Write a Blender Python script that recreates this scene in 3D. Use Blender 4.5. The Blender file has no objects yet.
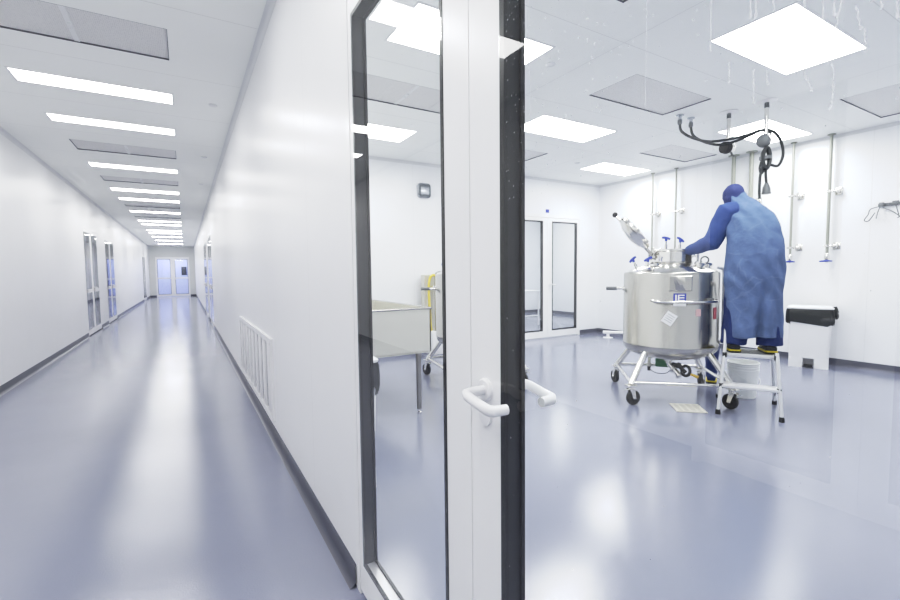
import bpy, bmesh, math, random
from mathutils import Vector, Matrix, noise

random.seed(7)
C = bpy.context.scene.collection
V = Vector
PI = math.pi

# ------------------------------------------------------------------ dimensions (metres)
H = 3.272            # ceiling height
XR = 0.606           # corridor face of the partition with the glazed door
XL = -1.951          # opposite corridor wall
WT = 0.055           # partition thickness
XW = 8.0             # far wall of the clean room (pipe drops)
YD = 6.95            # wall of the clean room with the second door
YN = -2.2            # near end of room and corridor
YE = 34.3            # far end of corridor
DW, DH = 1.88, 2.555 # door set width and height
DY1 = 1.865          # far edge of the main door
DY0 = DY1 - DW

# ------------------------------------------------------------------ materials
def new_mat(name):
    m = bpy.data.materials.new(name); m.use_nodes = True
    nt = m.node_tree
    return m, nt, nt.nodes['Principled BSDF']

def mat(name, col, rough=0.5, metal=0.0, bump=0.0, bscale=40.0, var=0.0, vscale=6.0, spec=0.5, coat=0.0, emit=None, estr=0.0, stretch=None, alpha=None):
    m, nt, b = new_mat(name)
    L = nt.links
    b.inputs['Base Color'].default_value = (*col, 1)
    b.inputs['Roughness'].default_value = rough
    b.inputs['Metallic'].default_value = metal
    b.inputs['Specular IOR Level'].default_value = spec
    b.inputs['Coat Weight'].default_value = coat
    b.inputs['Coat Roughness'].default_value = 0.08
    tc = nt.nodes.new('ShaderNodeTexCoord')
    mp = nt.nodes.new('ShaderNodeMapping')
    L.new(tc.outputs['Object'], mp.inputs['Vector'])
    if stretch: mp.inputs['Scale'].default_value = stretch
    n = nt.nodes.new('ShaderNodeTexNoise'); n.inputs['Scale'].default_value = vscale; n.inputs['Detail'].default_value = 3
    L.new(mp.outputs[0], n.inputs['Vector'])
    if var > 0:
        mx = nt.nodes.new('ShaderNodeMix'); mx.data_type = 'RGBA'
        mx.inputs['A'].default_value = (*[max(0, c * (1 - var)) for c in col], 1)
        mx.inputs['B'].default_value = (*[min(1, c * (1 + var)) for c in col], 1)
        L.new(n.outputs['Fac'], mx.inputs['Factor'])
        L.new(mx.outputs['Result'], b.inputs['Base Color'])
    if bump > 0:
        n2 = nt.nodes.new('ShaderNodeTexNoise'); n2.inputs['Scale'].default_value = bscale; n2.inputs['Detail'].default_value = 2
        L.new(mp.outputs[0], n2.inputs['Vector'])
        bp = nt.nodes.new('ShaderNodeBump'); bp.inputs['Strength'].default_value = bump; bp.inputs['Distance'].default_value = 0.01
        L.new(n2.outputs['Fac'], bp.inputs['Height']); L.new(bp.outputs[0], b.inputs['Normal'])
    if emit:
        b.inputs['Emission Color'].default_value = (*emit, 1); b.inputs['Emission Strength'].default_value = estr
    if alpha is not None: b.inputs['Alpha'].default_value = alpha
    return m

def seam_mat(name, col, seams, rough=0.35, dark=0.78, wid=0.006, spec=0.4, bump=0.0):
    """panels with thin joints: seams = [(axis, offset, period)], world-sized object coordinates"""
    m, nt, b = new_mat(name); L = nt.links
    b.inputs['Roughness'].default_value = rough
    b.inputs['Specular IOR Level'].default_value = spec
    tc = nt.nodes.new('ShaderNodeTexCoord'); sx = nt.nodes.new('ShaderNodeSeparateXYZ')
    L.new(tc.outputs['Object'], sx.inputs[0])
    acc = None
    def math_(op, a, bv=None):
        nd = nt.nodes.new('ShaderNodeMath'); nd.operation = op
        L.new(a, nd.inputs[0]) if not isinstance(a, (int, float)) else setattr(nd.inputs[0], 'default_value', a)
        if bv is not None:
            if isinstance(bv, (int, float)): nd.inputs[1].default_value = bv
            else: L.new(bv, nd.inputs[1])
        return nd.outputs[0]
    for ax, off, per in seams:
        s = math_('SUBTRACT', sx.outputs[ax], off)
        s = math_('PINGPONG', s, per / 2)
        s = math_('LESS_THAN', s, wid / 2)
        acc = s if acc is None else math_('MAXIMUM', acc, s)
    n = nt.nodes.new('ShaderNodeTexNoise'); n.inputs['Scale'].default_value = 1.3
    L.new(tc.outputs['Object'], n.inputs['Vector'])
    v = nt.nodes.new('ShaderNodeMix'); v.data_type = 'RGBA'
    v.inputs['A'].default_value = (*[c * .97 for c in col], 1); v.inputs['B'].default_value = (*[min(1, c * 1.03) for c in col], 1)
    L.new(n.outputs['Fac'], v.inputs['Factor'])
    mx = nt.nodes.new('ShaderNodeMix'); mx.data_type = 'RGBA'
    L.new(v.outputs['Result'], mx.inputs['A'])
    mx.inputs['B'].default_value = (*[c * dark for c in col], 1)
    L.new(acc, mx.inputs['Factor']); L.new(mx.outputs['Result'], b.inputs['Base Color'])
    return m

def perforated_mat(name, col, dark, period=0.018):
    m, nt, b = new_mat(name); L = nt.links
    b.inputs['Roughness'].default_value = 0.45
    tc = nt.nodes.new('ShaderNodeTexCoord')
    vo = nt.nodes.new('ShaderNodeTexVoronoi'); vo.inputs['Scale'].default_value = 1 / period; vo.inputs['Randomness'].default_value = 0.25
    L.new(tc.outputs['Object'], vo.inputs['Vector'])
    cr = nt.nodes.new('ShaderNodeValToRGB')
    cr.color_ramp.elements[0].position = .22; cr.color_ramp.elements[0].color = (*dark, 1)
    cr.color_ramp.elements[1].position = .34; cr.color_ramp.elements[1].color = (*col, 1)
    L.new(vo.outputs['Distance'], cr.inputs['Fac']); L.new(cr.outputs['Color'], b.inputs['Base Color'])
    return m

def glass_mat(name, tint=(1, 1, 1), ior=1.5, refl=1.0, dirt=0.0):
    """flat pane: light passes straight, the surface mirrors by Fresnel, with an optional faint film of dust"""
    m = bpy.data.materials.new(name); m.use_nodes = True
    nt = m.node_tree; nt.nodes.clear(); L = nt.links
    out = nt.nodes.new('ShaderNodeOutputMaterial')
    tr = nt.nodes.new('ShaderNodeBsdfTransparent'); tr.inputs[0].default_value = (*tint, 1)
    gl = nt.nodes.new('ShaderNodeBsdfGlossy'); gl.inputs['Roughness'].default_value = 0.0
    gl.inputs[0].default_value = (1, 1, 1, 1)
    lw = nt.nodes.new('ShaderNodeLayerWeight')
    # Schlick: r0 + (1-r0) * facing^5
    pw = nt.nodes.new('ShaderNodeMath'); pw.operation = 'POWER'; pw.inputs[1].default_value = 5
    lw.inputs['Blend'].default_value = 0.5
    L.new(lw.outputs['Facing'], pw.inputs[0])
    ma = nt.nodes.new('ShaderNodeMath'); ma.operation = 'MULTIPLY_ADD'
    r0 = ((ior - 1) / (ior + 1)) ** 2 * 2 * refl
    ma.inputs[1].default_value = 1 - r0; ma.inputs[2].default_value = r0
    L.new(pw.outputs[0], ma.inputs[0])
    mx = nt.nodes.new('ShaderNodeMixShader')
    L.new(ma.outputs[0], mx.inputs[0]); L.new(tr.outputs[0], mx.inputs[1]); L.new(gl.outputs[0], mx.inputs[2])
    last = mx
    if dirt > 0:
        df = nt.nodes.new('ShaderNodeBsdfDiffuse'); df.inputs[0].default_value = (.9, .92, .95, 1)
        tc = nt.nodes.new('ShaderNodeTexCoord'); n = nt.nodes.new('ShaderNodeTexNoise')
        n.inputs['Scale'].default_value = 2.2; n.inputs['Detail'].default_value = 5
        L.new(tc.outputs['Object'], n.inputs['Vector'])
        mm = nt.nodes.new('ShaderNodeMath'); mm.operation = 'MULTIPLY'; mm.inputs[1].default_value = dirt
        L.new(n.outputs['Fac'], mm.inputs[0])
        m2 = nt.nodes.new('ShaderNodeMixShader')
        L.new(mm.outputs[0], m2.inputs[0]); L.new(mx.outputs[0], m2.inputs[1]); L.new(df.outputs[0], m2.inputs[2])
        last = m2
    L.new(last.outputs[0], out.inputs[0])
    return m

def emit_mat(name, col, strength):
    m = bpy.data.materials.new(name); m.use_nodes = True
    nt = m.node_tree; nt.nodes.clear()
    o = nt.nodes.new('ShaderNodeOutputMaterial'); e = nt.nodes.new('ShaderNodeEmission')
    e.inputs[0].default_value = (*col, 1); e.inputs[1].default_value = strength
    nt.links.new(e.outputs[0], o.inputs[0]); return m

def floor_mat(name, col):
    m, nt, b = new_mat(name); L = nt.links
    tc = nt.nodes.new('ShaderNodeTexCoord')
    n = nt.nodes.new('ShaderNodeTexNoise'); n.inputs['Scale'].default_value = 0.9; n.inputs['Detail'].default_value = 6
    L.new(tc.outputs['Object'], n.inputs['Vector'])
    mx = nt.nodes.new('ShaderNodeMix'); mx.data_type = 'RGBA'
    mx.inputs['A'].default_value = (*[c * .9 for c in col], 1); mx.inputs['B'].default_value = (*[c * 1.1 for c in col], 1)
    L.new(n.outputs['Fac'], mx.inputs['Factor']); L.new(mx.outputs['Result'], b.inputs['Base Color'])
    b.inputs['Roughness'].default_value = 0.12
    b.inputs['Specular IOR Level'].default_value = 1.0
    n1 = nt.nodes.new('ShaderNodeTexNoise'); n1.inputs['Scale'].default_value = 110; n1.inputs['Detail'].default_value = 2
    n2 = nt.nodes.new('ShaderNodeTexNoise'); n2.inputs['Scale'].default_value = 6; n2.inputs['Detail'].default_value = 1
    L.new(tc.outputs['Object'], n1.inputs['Vector']); L.new(tc.outputs['Object'], n2.inputs['Vector'])
    b1 = nt.nodes.new('ShaderNodeBump'); b1.inputs['Strength'].default_value = 0.11; b1.inputs['Distance'].default_value = 0.006
    b2 = nt.nodes.new('ShaderNodeBump'); b2.inputs['Strength'].default_value = 0.025; b2.inputs['Distance'].default_value = 0.03
    L.new(n1.outputs['Fac'], b1.inputs['Height']); L.new(n2.outputs['Fac'], b2.inputs['Height'])
    L.new(b2.outputs[0], b1.inputs['Normal']); L.new(b1.outputs[0], b.inputs['Normal'])
    return m

M = {}
M['wall'] = seam_mat('wall panel', (.89, .893, .90), [(1, 2.61, 1.2)], rough=.32, dark=.88, wid=.005)
M['wall_room'] = seam_mat('room wall panel', (.89, .90, .92), [(1, 2.35, 1.2), (0, 2.2, 1.2)], rough=.35, dark=.9, wid=.005)
M['ceil'] = seam_mat('ceiling panel', (.93, .945, .925), [(1, .04, 1.25), (0, .65, 2.55)], rough=.5, dark=.8, wid=.007)
M['floor'] = floor_mat('epoxy floor', (.238, .253, .332))
M['skirt'] = mat('slate skirting', (.085, .09, .125), .3)
M['cove'] = mat('cove strip', (.74, .75, .76), .45)
M['frame'] = mat('white aluminium', (.90, .90, .90), .28, var=.02)
M['gasket'] = mat('black gasket', (.002, .002, .003), .3)
M['reveal'] = mat('dark grey spacer', (.014, .0155, .019), .4)
M['sill'] = mat('spacer with painted reflection', (.62, .62, .64), .3, metal=.5)  # ceiling-light reflection on the lower spacer, put into a light colour
M['glass'] = glass_mat('clear pane', (.97, .985, .98), refl=.62, dirt=.006)
M['glass_far'] = glass_mat('far pane', (.96, .98, .985))
M['lamp'] = emit_mat('lamp diffuser', (1, 1, .985), 6.4)
M['lamp_c'] = emit_mat('corridor lamp diffuser', (1, .995, .985), 5.4)
M['lampframe'] = mat('lamp trim', (.8, .81, .82), .4)
M['vent'] = perforated_mat('perforated vent', (.74, .74, .735), (.56, .56, .56), .013)
M['vent_edge'] = mat('vent edge', (.16, .16, .18), .5)  # shade inside the vent recess, put into a dark side colour
M['steel'] = mat('brushed steel', (.52, .51, .48), .25, metal=1, var=.10, vscale=5, bump=.05, bscale=60, stretch=(1, 1, .12))
M['steel_dark'] = mat('steel underside', (.36, .35, .34), .35, metal=1, var=.12)
M['steel_light'] = mat('polished tube', (.80, .79, .76), .18, metal=1)
M['satin'] = mat('satin steel sheet', (.70, .69, .62), .42, metal=.6, var=.06, vscale=3)
M['pipe'] = mat('painted pipe', (.34, .35, .31), .4, metal=.2)
M['rubber'] = mat('black rubber', (.018, .018, .021), .6)
M['hose'] = mat('black hose', (.035, .04, .045), .45)
M['greyfit'] = mat('grey fitting', (.16, .17, .18), .45)
M['bluehandle'] = mat('blue handle', (.03, .06, .36), .35)
M['blue'] = mat('blue label', (.03, .05, .38), .5)
M['white'] = mat('white plastic', (.84, .84, .85), .35)
M['paper'] = mat('white paper', (.85, .85, .86), .7)
M['red'] = mat('red tape', (.75, .12, .18), .5)
M['green'] = mat('green motor', (.02, .16, .06), .5)
M['brass'] = mat('brass', (.65, .45, .1), .3, metal=1)
M['yellow'] = mat('yellow hose', (.72, .58, .10), .45)
M['yellow2'] = mat('yellow stripe', (.62, .50, .03), .5)
M['bag'] = mat('black bag', (.03, .033, .036), .28, bump=.9, bscale=9)
M['alu'] = mat('aluminium tube', (.82, .82, .83), .3, metal=.55)
M['gown'] = mat('blue gown', (.14, .205, .37), .75, bump=1.0, bscale=15, var=.22, vscale=5, spec=.25)
def creased(name, col, crease):
    m = mat(name, col, .75, bump=1.0, bscale=15, var=.24, vscale=7, spec=.25); nt = m.node_tree; L = nt.links; b = nt.nodes['Principled BSDF']
    src = b.inputs['Base Color'].links[0].from_socket
    tc = nt.nodes.new('ShaderNodeTexCoord'); nz = nt.nodes.new('ShaderNodeTexNoise'); nz.inputs['Scale'].default_value = 3
    ad = nt.nodes.new('ShaderNodeVectorMath'); ad.operation = 'MULTIPLY_ADD'; ad.inputs[1].default_value = (.25, .25, .25)
    L.new(tc.outputs['Object'], nz.inputs['Vector']); L.new(nz.outputs['Color'], ad.inputs[0]); L.new(tc.outputs['Object'], ad.inputs[2])
    vo = nt.nodes.new('ShaderNodeTexVoronoi'); vo.feature = 'DISTANCE_TO_EDGE'; vo.inputs['Scale'].default_value = 4.2
    L.new(ad.outputs[0], vo.inputs['Vector'])
    lt = nt.nodes.new('ShaderNodeMath'); lt.operation = 'LESS_THAN'; lt.inputs[1].default_value = .012; L.new(vo.outputs['Distance'], lt.inputs[0])
    ml = nt.nodes.new('ShaderNodeMath'); ml.operation = 'MULTIPLY'; ml.inputs[1].default_value = .13; L.new(lt.outputs[0], ml.inputs[0])
    mx = nt.nodes.new('ShaderNodeMix'); mx.data_type = 'RGBA'; mx.inputs['B'].default_value = (*crease, 1)
    L.new(ml.outputs[0], mx.inputs['Factor']); L.new(src, mx.inputs['A']); L.new(mx.outputs['Result'], b.inputs['Base Color'])
    return m
M['gown'] = creased('blue gown', (.115, .168, .305), (.36, .44, .60))
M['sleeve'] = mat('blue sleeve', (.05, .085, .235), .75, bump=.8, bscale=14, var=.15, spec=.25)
M['scrubs'] = mat('navy trousers', (.012, .028, .13), .8, bump=.4, bscale=12)
M['cap'] = mat('dark blue cap', (.035, .05, .16), .8, bump=.4, bscale=25)
M['skin'] = mat('skin', (.55, .36, .28), .5)
M['glove'] = mat('blue glove', (.10, .14, .40), .45)
M['shoe'] = mat('black shoe', (.012, .013, .016), .5)
M['pail'] = mat('white pail', (.90, .91, .90), .35)
M['grate'] = mat('tan grate', (.72, .70, .62), .5)
M['darkhole'] = mat('dark recess', (.42, .41, .38), .7)
M['drip'] = mat('dried water marks', (.9, .92, .95), .6, alpha=.55)
M['bluewall'] = mat('lavender wall', (.52, .56, .80), .6)
M['screen'] = mat('dark screen', (.03, .035, .05), .2)
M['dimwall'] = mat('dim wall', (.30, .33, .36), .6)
M['clockface'] = mat('silver face', (.55, .58, .62), .25, metal=.6)
M['clockframe'] = mat('grey bezel', (.10, .12, .14), .4)

# ------------------------------------------------------------------ mesh helpers
class MB:
    def __init__(s): s.bm = bmesh.new()
    def box(s, c, d, rot=None, bev=0.0):
        r = bmesh.ops.create_cube(s.bm, size=1)
        vs = r['verts']
        mt = Matrix.Translation(V(c)) @ (rot.to_4x4() if rot else Matrix.Identity(4)) @ Matrix.Diagonal((*d, 1))
        bmesh.ops.transform(s.bm, matrix=mt, verts=vs)
        if bev > 0:
            es = list({e for v in vs for e in v.link_edges})
            bmesh.ops.bevel(s.bm, geom=es, offset=bev, segments=2, affect='EDGES', profile=.5)
        return s
    def span(s, lo, hi, bev=0.0):
        c = [(a + b) / 2 for a, b in zip(lo, hi)]; d = [abs(b - a) for a, b in zip(lo, hi)]
        return s.box(c, d, None, bev)
    def quad(s, *p):
        s.bm.faces.new([s.bm.verts.new(q) for q in p]); return s
    def tube(s, pts, r, seg=12, caps=True, smooth=0, flat=1.0):
        pts = [V(p) for p in pts]
        if smooth:
            out = []
            n = len(pts)
            for i in range(n - 1):
                p0, p1, p2, p3 = pts[max(i - 1, 0)], pts[i], pts[i + 1], pts[min(i + 2, n - 1)]
                for k in range(smooth):
                    t = k / smooth
                    out.append(.5 * ((2 * p1) + (p2 - p0) * t + (2 * p0 - 5 * p1 + 4 * p2 - p3) * t * t + (3 * p1 - p0 - 3 * p2 + p3) * t ** 3))
            out.append(pts[-1]); rr = r if not isinstance(r, (list, tuple)) else None
            if rr is None:
                r = [r[min(int(i / smooth), n - 2)] * (1 - (i / smooth - min(int(i / smooth), n - 2))) + r[min(int(i / smooth), n - 2) + 1] * (i / smooth - min(int(i / smooth), n - 2)) for i in range(len(out))]
            pts = out
        n = len(pts)
        rs = r if isinstance(r, (list, tuple)) else [r] * n
        t0 = (pts[1] - pts[0]).normalized()
        a = t0.orthogonal().normalized()
        rings = []
        for i in range(n):
            if i == 0: t = (pts[1] - pts[0])
            elif i == n - 1: t = (pts[-1] - pts[-2])
            else: t = (pts[i + 1] - pts[i]).normalized() + (pts[i] - pts[i - 1]).normalized()
            t = t.normalized() if t.length > 1e-9 else t0
            a = (a - t * a.dot(t)).normalized(); b = t.cross(a)
            k = 1.0
            if 0 < i < n - 1:
                cosv = max(.5, t.dot((pts[i + 1] - pts[i]).normalized())); k = 1.0 / cosv if cosv < .98 else 1.0
                k = min(k, 1.15)
            rings.append([s.bm.verts.new(pts[i] + rs[i] * k * (a * math.cos(2 * PI * j / seg) + b * math.sin(2 * PI * j / seg) * flat)) for j in range(seg)])
        for i in range(n - 1):
            for j in range(seg):
                s.bm.faces.new((rings[i][j], rings[i][(j + 1) % seg], rings[i + 1][(j + 1) % seg], rings[i + 1][j]))
        if caps:
            s.bm.faces.new(rings[0][::-1]); s.bm.faces.new(rings[-1])
        return s
    def lathe(s, prof, c=(0, 0, 0), seg=32, rot=None, caps=True):
        """prof: [(r, z)] turned about local Z"""
        c = V(c); rings = []
        for r, z in prof:
            rings.append([s.bm.verts.new(c + ((rot @ V((r * math.cos(2 * PI * j / seg), r * math.sin(2 * PI * j / seg), z))) if rot else V((r * math.cos(2 * PI * j / seg), r * math.sin(2 * PI * j / seg), z)))) for j in range(seg)])
        for i in range(len(rings) - 1):
            for j in range(seg):
                s.bm.faces.new((rings[i][j], rings[i][(j + 1) % seg], rings[i + 1][(j + 1) % seg], rings[i + 1][j]))
        if caps:
            s.bm.faces.new(rings[0][::-1]); s.bm.faces.new(rings[-1])
        return s
    def loft(s, rings, caps=True):
        rs = [[s.bm.verts.new(p) for p in r] for r in rings]
        k = len(rs[0])
        for i in range(len(rs) - 1):
            for j in range(k):
                s.bm.faces.new((rs[i][j], rs[i][(j + 1) % k], rs[i + 1][(j + 1) % k], rs[i + 1][j]))
        if caps:
            s.bm.faces.new(rs[0][::-1]); s.bm.faces.new(rs[-1])
        return s
    def ball(s, c, r, seg=16, sc=(1, 1, 1), rot=None):
        q = bmesh.ops.create_uvsphere(s.bm, u_segments=seg, v_segments=seg // 2 + 2, radius=r)
        mt = Matrix.Translation(V(c)) @ (rot.to_4x4() if rot else Matrix.Identity(4)) @ Matrix.Diagonal((*sc, 1))
        bmesh.ops.transform(s.bm, matrix=mt, verts=q['verts']); return s
    def mesh(s, name, m, smooth=True, angle=40):
        bmesh.ops.recalc_face_normals(s.bm, faces=s.bm.faces)
        me = bpy.data.meshes.new(name); s.bm.to_mesh(me); s.bm.free()
        if m: me.materials.append(m)
        if smooth:
            me.polygons.foreach_set('use_smooth', [True] * len(me.polygons))
            me.set_sharp_from_angle(angle=math.radians(angle))
        return me
    def build(s, name, m, parent=None, smooth=True, loc=None):
        o = bpy.data.objects.new(name, s.mesh(name, m, smooth)); C.objects.link(o)
        if parent: o.parent = parent
        if loc is not None: o.location = loc
        return o

def tag(o, label, cat, group=None, kind=None):
    if label: o['label'] = label
    if cat: o['category'] = cat
    if group: o['group'] = group
    if kind: o['kind'] = kind
    return o

def thing(name, label, cat, loc=(0, 0, 0), rotz=0.0, group=None):
    o = bpy.data.objects.new(name, None); C.objects.link(o)
    o.empty_display_size = .1
    o.location = loc; o.rotation_euler = (0, 0, rotz)
    return tag(o, label, cat, group)

def struct(name, mb, m, smooth=False, label=None, cat=None):
    o = mb.build(name, m, None, smooth)
    tag(o, label, cat, None, 'structure'); return o

def children(o): return [c for c in C.objects if c.parent == o]

def copy_tree(o, parent=None):
    kids = children(o)
    c = o.copy(); C.objects.link(c)
    if parent: c.parent = parent
    for k in kids: copy_tree(k, c)
    return c

def Rz(a): return Matrix.Rotation(a, 3, 'Z')
def Rx(a): return Matrix.Rotation(a, 3, 'X')
def Ry(a): return Matrix.Rotation(a, 3, 'Y')
def align(z):
    """rotation taking local Z to direction z"""
    return V((0, 0, 1)).rotation_difference(V(z).normalized()).to_matrix()

# ================================================================== THE SETTING
struct('floor', MB().span((XL - .1, YN - .1, -.1), (XR, YE + .1, 0)).span((XR, YN - .1, -.1), (XW + .1, YD + .1, 0)), M['floor'], label='glossy blue-grey epoxy floor of corridor and clean room', cat='floor')
CX0, CX1 = -1.29, -.04
A0, A1, B0, B1, D0, D1 = 1.48, 2.73, 3.80, 5.08, 6.36, 7.61
VENTS_C = [(CX0, CX1, a_, b_) for a_, b_ in ((4.13, 4.71), (8.01, 8.6), (10.61, 11.15), (14.53, 14.95), (17.2, 17.6))]
VENTS_R = [(B0, B1, 2.87, 3.465), (D0, D1, 4.18, 4.745), (D0, D1, 1.58, 2.18), (A0, A1, 4.12, 4.72), (B0, B1, 5.45, 6.0), (A0, A1, 1.58, 2.18)]
cb = MB().span((XL - .1, YN - .1, H + .04), (XR + .02, YE + .1, H + .12)).span((XR + .02, YN - .1, H + .04), (XW + .1, YD + .1, H + .12))
for (rx0, rx1, ry0, ry1), vs in (((XL - .1, XR + .02, YN - .1, YE + .1), VENTS_C), ((XR + .02, XW + .1, YN - .1, YD + .1), VENTS_R)):
    xs = sorted({rx0, rx1, *[v[0] for v in vs], *[v[1] for v in vs]}); ys = sorted({ry0, ry1, *[v[2] for v in vs], *[v[3] for v in vs]})
    for xa, xb in zip(xs, xs[1:]):
        for ya_, yb_ in zip(ys, ys[1:]):
            mx_, my_ = (xa + xb) / 2, (ya_ + yb_) / 2
            if any(v[0] < mx_ < v[1] and v[2] < my_ < v[3] for v in vs): continue
            cb.quad((xa, ya_, H), (xa, yb_, H), (xb, yb_, H), (xb, ya_, H))
struct('ceiling', cb, M['ceil'], label='pale grey panelled ceiling', cat='ceiling')

FAR_DOORS = [12.98, 16.15]            # near edges of the two glazed doors on each side, far along the corridor
def wall_with_openings(name, x0, x1, y0, y1, opens, m, label):
    """a wall slab along Y with door openings [(ya, yb)]"""
    mb = MB(); y = y0
    for a, b in sorted(opens):
        mb.span((x0, y, 0), (x1, a, H)); mb.span((x0, a, DH), (x1, b, H)); y = b
    mb.span((x0, y, 0), (x1, y1, H))
    return struct(name, mb, m, label=label, cat='wall')

wall_with_openings('wall_right', XR, XR + WT, YN, YE, [(DY0, DY1)] + [(a, a + DW) for a in FAR_DOORS], M['wall'], 'white panel wall between corridor and clean room')
wall_with_openings('wall_left', XL - WT, XL, YN, YE, [(DY0, DY1)] + [(a, a + DW) for a in FAR_DOORS] + [(29.3, 29.3 + DW)], M['wall'], 'long white panel wall of the corridor facing the glazed door')
ECX = -.66
mb = MB().span((XL, YE, 0), (ECX - DW / 2, YE + WT, H)).span((ECX - DW / 2, YE, DH), (ECX + DW / 2, YE + WT, H)).span((ECX + DW / 2, YE, 0), (XR, YE + WT, H))
struct('wall_end', mb, mat('end wall paint', (.66, .67, .66), .5), label='pale grey wall at the corridor end', cat='wall')
DX1 = 7.40; DX0 = DX1 - DW
mb = MB().span((XR + WT, YD, 0), (DX0, YD + WT, H)).span((DX0, YD, DH), (DX1, YD + WT, H)).span((DX1, YD, 0), (XW, YD + WT, H))
struct('wall_back', mb, M['wall_room'], label='white clean room wall with the second glazed door', cat='wall')
struct('wall_pipe_side', MB().span((XW, YN, 0), (XW + .08, YD + WT, H)), M['wall_room'], label='white clean room wall with the pipe drops', cat='wall')
struct('wall_near', MB().span((XL - WT, YN - .08, 0), (XW + .08, YN, H)), M['wall_room'], label='white wall behind the camera', cat='wall')

# rounded coves between wall and ceiling
def cove(name, p0, p1, n):
    """strip along p0-p1 under the ceiling, n = horizontal direction from wall into the space"""
    p0, p1, n = V(p0), V(p1), V(n); prof = []
    k = 6; R = .045
    for i in range(k + 1):
        a = PI / 2 * i / k
        prof.append((R - R * math.sin(a) + .001, -(R - R * math.cos(a)) - .001))
    mb = MB()
    for (u0, w0), (u1, w1) in zip(prof, prof[1:]):
        z = V((0, 0, 1))
        mb.quad(p0 + n * u0 + z * w0, p1 + n * u0 + z * w0, p1 + n * u1 + z * w1, p0 + n * u1 + z * w1)
    mb.bm.verts.ensure_lookup_table(); bmesh.ops.remove_doubles(mb.bm, verts=mb.bm.verts, dist=1e-5)
    o = mb.build(name, M['cove'], None, True); tag(o, None, None, None, 'structure'); return o
cove('trim_1', (XR, YN, H), (XR, YE, H), (-1, 0, 0))
cove('trim_2', (XL, YN, H), (XL, YE, H), (1, 0, 0))
cove('trim_3', (XR + WT, YN, H), (XR + WT, YD, H), (1, 0, 0))
cove('trim_4', (XR + WT, YD, H), (XW, YD, H), (0, -1, 0))
cove('trim_5', (XW, YN, H), (XW, YD, H), (-1, 0, 0))

# coved skirting: a dark upstand that curves into the floor
def skirting(name, runs, n):
    mb = MB(); n = V(n); z = V((0, 0, 1))
    prof = [(0.0, .100), (.006, .100), (.006, .035), (.010, .018), (.020, .007), (.034, .0015), (.034, 0)]
    for p0, p1 in runs:
        p0, p1 = V(p0), V(p1)
        for (u0, w0), (u1, w1) in zip(prof, prof[1:]):
            mb.quad(p0 + n * u0 + z * w0, p1 + n * u0 + z * w0, p1 + n * u1 + z * w1, p0 + n * u1 + z * w1)
    bmesh.ops.remove_doubles(mb.bm, verts=mb.bm.verts, dist=1e-5)
    o = mb.build(name, M['skirt'], None, True); tag(o, None, None, None, 'structure'); return o
a, b = FAR_DOORS
skirting('baseboard_right', [((XR, DY1, 0), (XR, a, 0)), ((XR, a + DW, 0), (XR, b, 0)), ((XR, b + DW, 0), (XR, YE, 0)), ((XR, YN, 0), (XR, DY0, 0))], (-1, 0, 0))
skirting('baseboard_left', [((XL, YN, 0), (XL, DY0, 0)), ((XL, DY1, 0), (XL, a, 0)), ((XL, a + DW, 0), (XL, b, 0)), ((XL, b + DW, 0), (XL, 29.3, 0)), ((XL, 29.3 + DW, 0), (XL, YE, 0))], (1, 0, 0))
skirting('baseboard_end', [((XL, YE, 0), (ECX - DW / 2, YE, 0)), ((ECX + DW / 2, YE, 0), (XR, YE, 0))], (0, -1, 0))
skirting('baseboard_back', [((XR + WT, YD, 0), (DX0, YD, 0)), ((DX1, YD, 0), (XW, YD, 0))], (0, -1, 0))
skirting('baseboard_pipe_side', [((XW, YN, 0), (XW, YD, 0))], (-1, 0, 0))
skirting('baseboard_partition', [((XR + WT, DY1, 0), (XR + WT, YD, 0)), ((XR + WT, YN, 0), (XR + WT, DY0, 0))], (1, 0, 0))

# ------------------------------------------------------------------ glazed double doors
P1, P2, P3, P4 = .095, .815, 1.065, 1.785      # pane edges across the set
PZ0, PZ1 = .155, 2.42
def lever(mb, u, z, out, direction, tilt=0.0, k=1.0):
    """U-shaped lever with return; u across the set, w towards 'out' side (+1 outside, -1 inside)"""
    f = -1 if out < 0 else 1
    w0 = 0.0 if out > 0 else WT
    o = lambda du, w, dz: (u + du * direction, w0 - f * w, z + dz)
    pts = [o(0, .004, 0), o(0, .044, 0), o(.005, .058, -.001), o(.018, .064, -.003), o(.065, .064, -.011), o(.094, .063, -.015), o(.104, .054, -.017), o(.106, .022, -.017)]
    mb.tube(pts, .0115, 14, True)
    mb.lathe([(.0, 0), (.027, 0), (.027, .006), (.024, .009), (.0, .009)], o(0, .0, 0), 24, rot=align((0, -f, 0)), caps=False)
    mb.lathe([(.0, 0), (.024, 0), (.024, .006), (.0, .006)], o(0.0, 0.0, -.062), 20, rot=align((0, -f, 0)), caps=False)
    return mb

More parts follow.
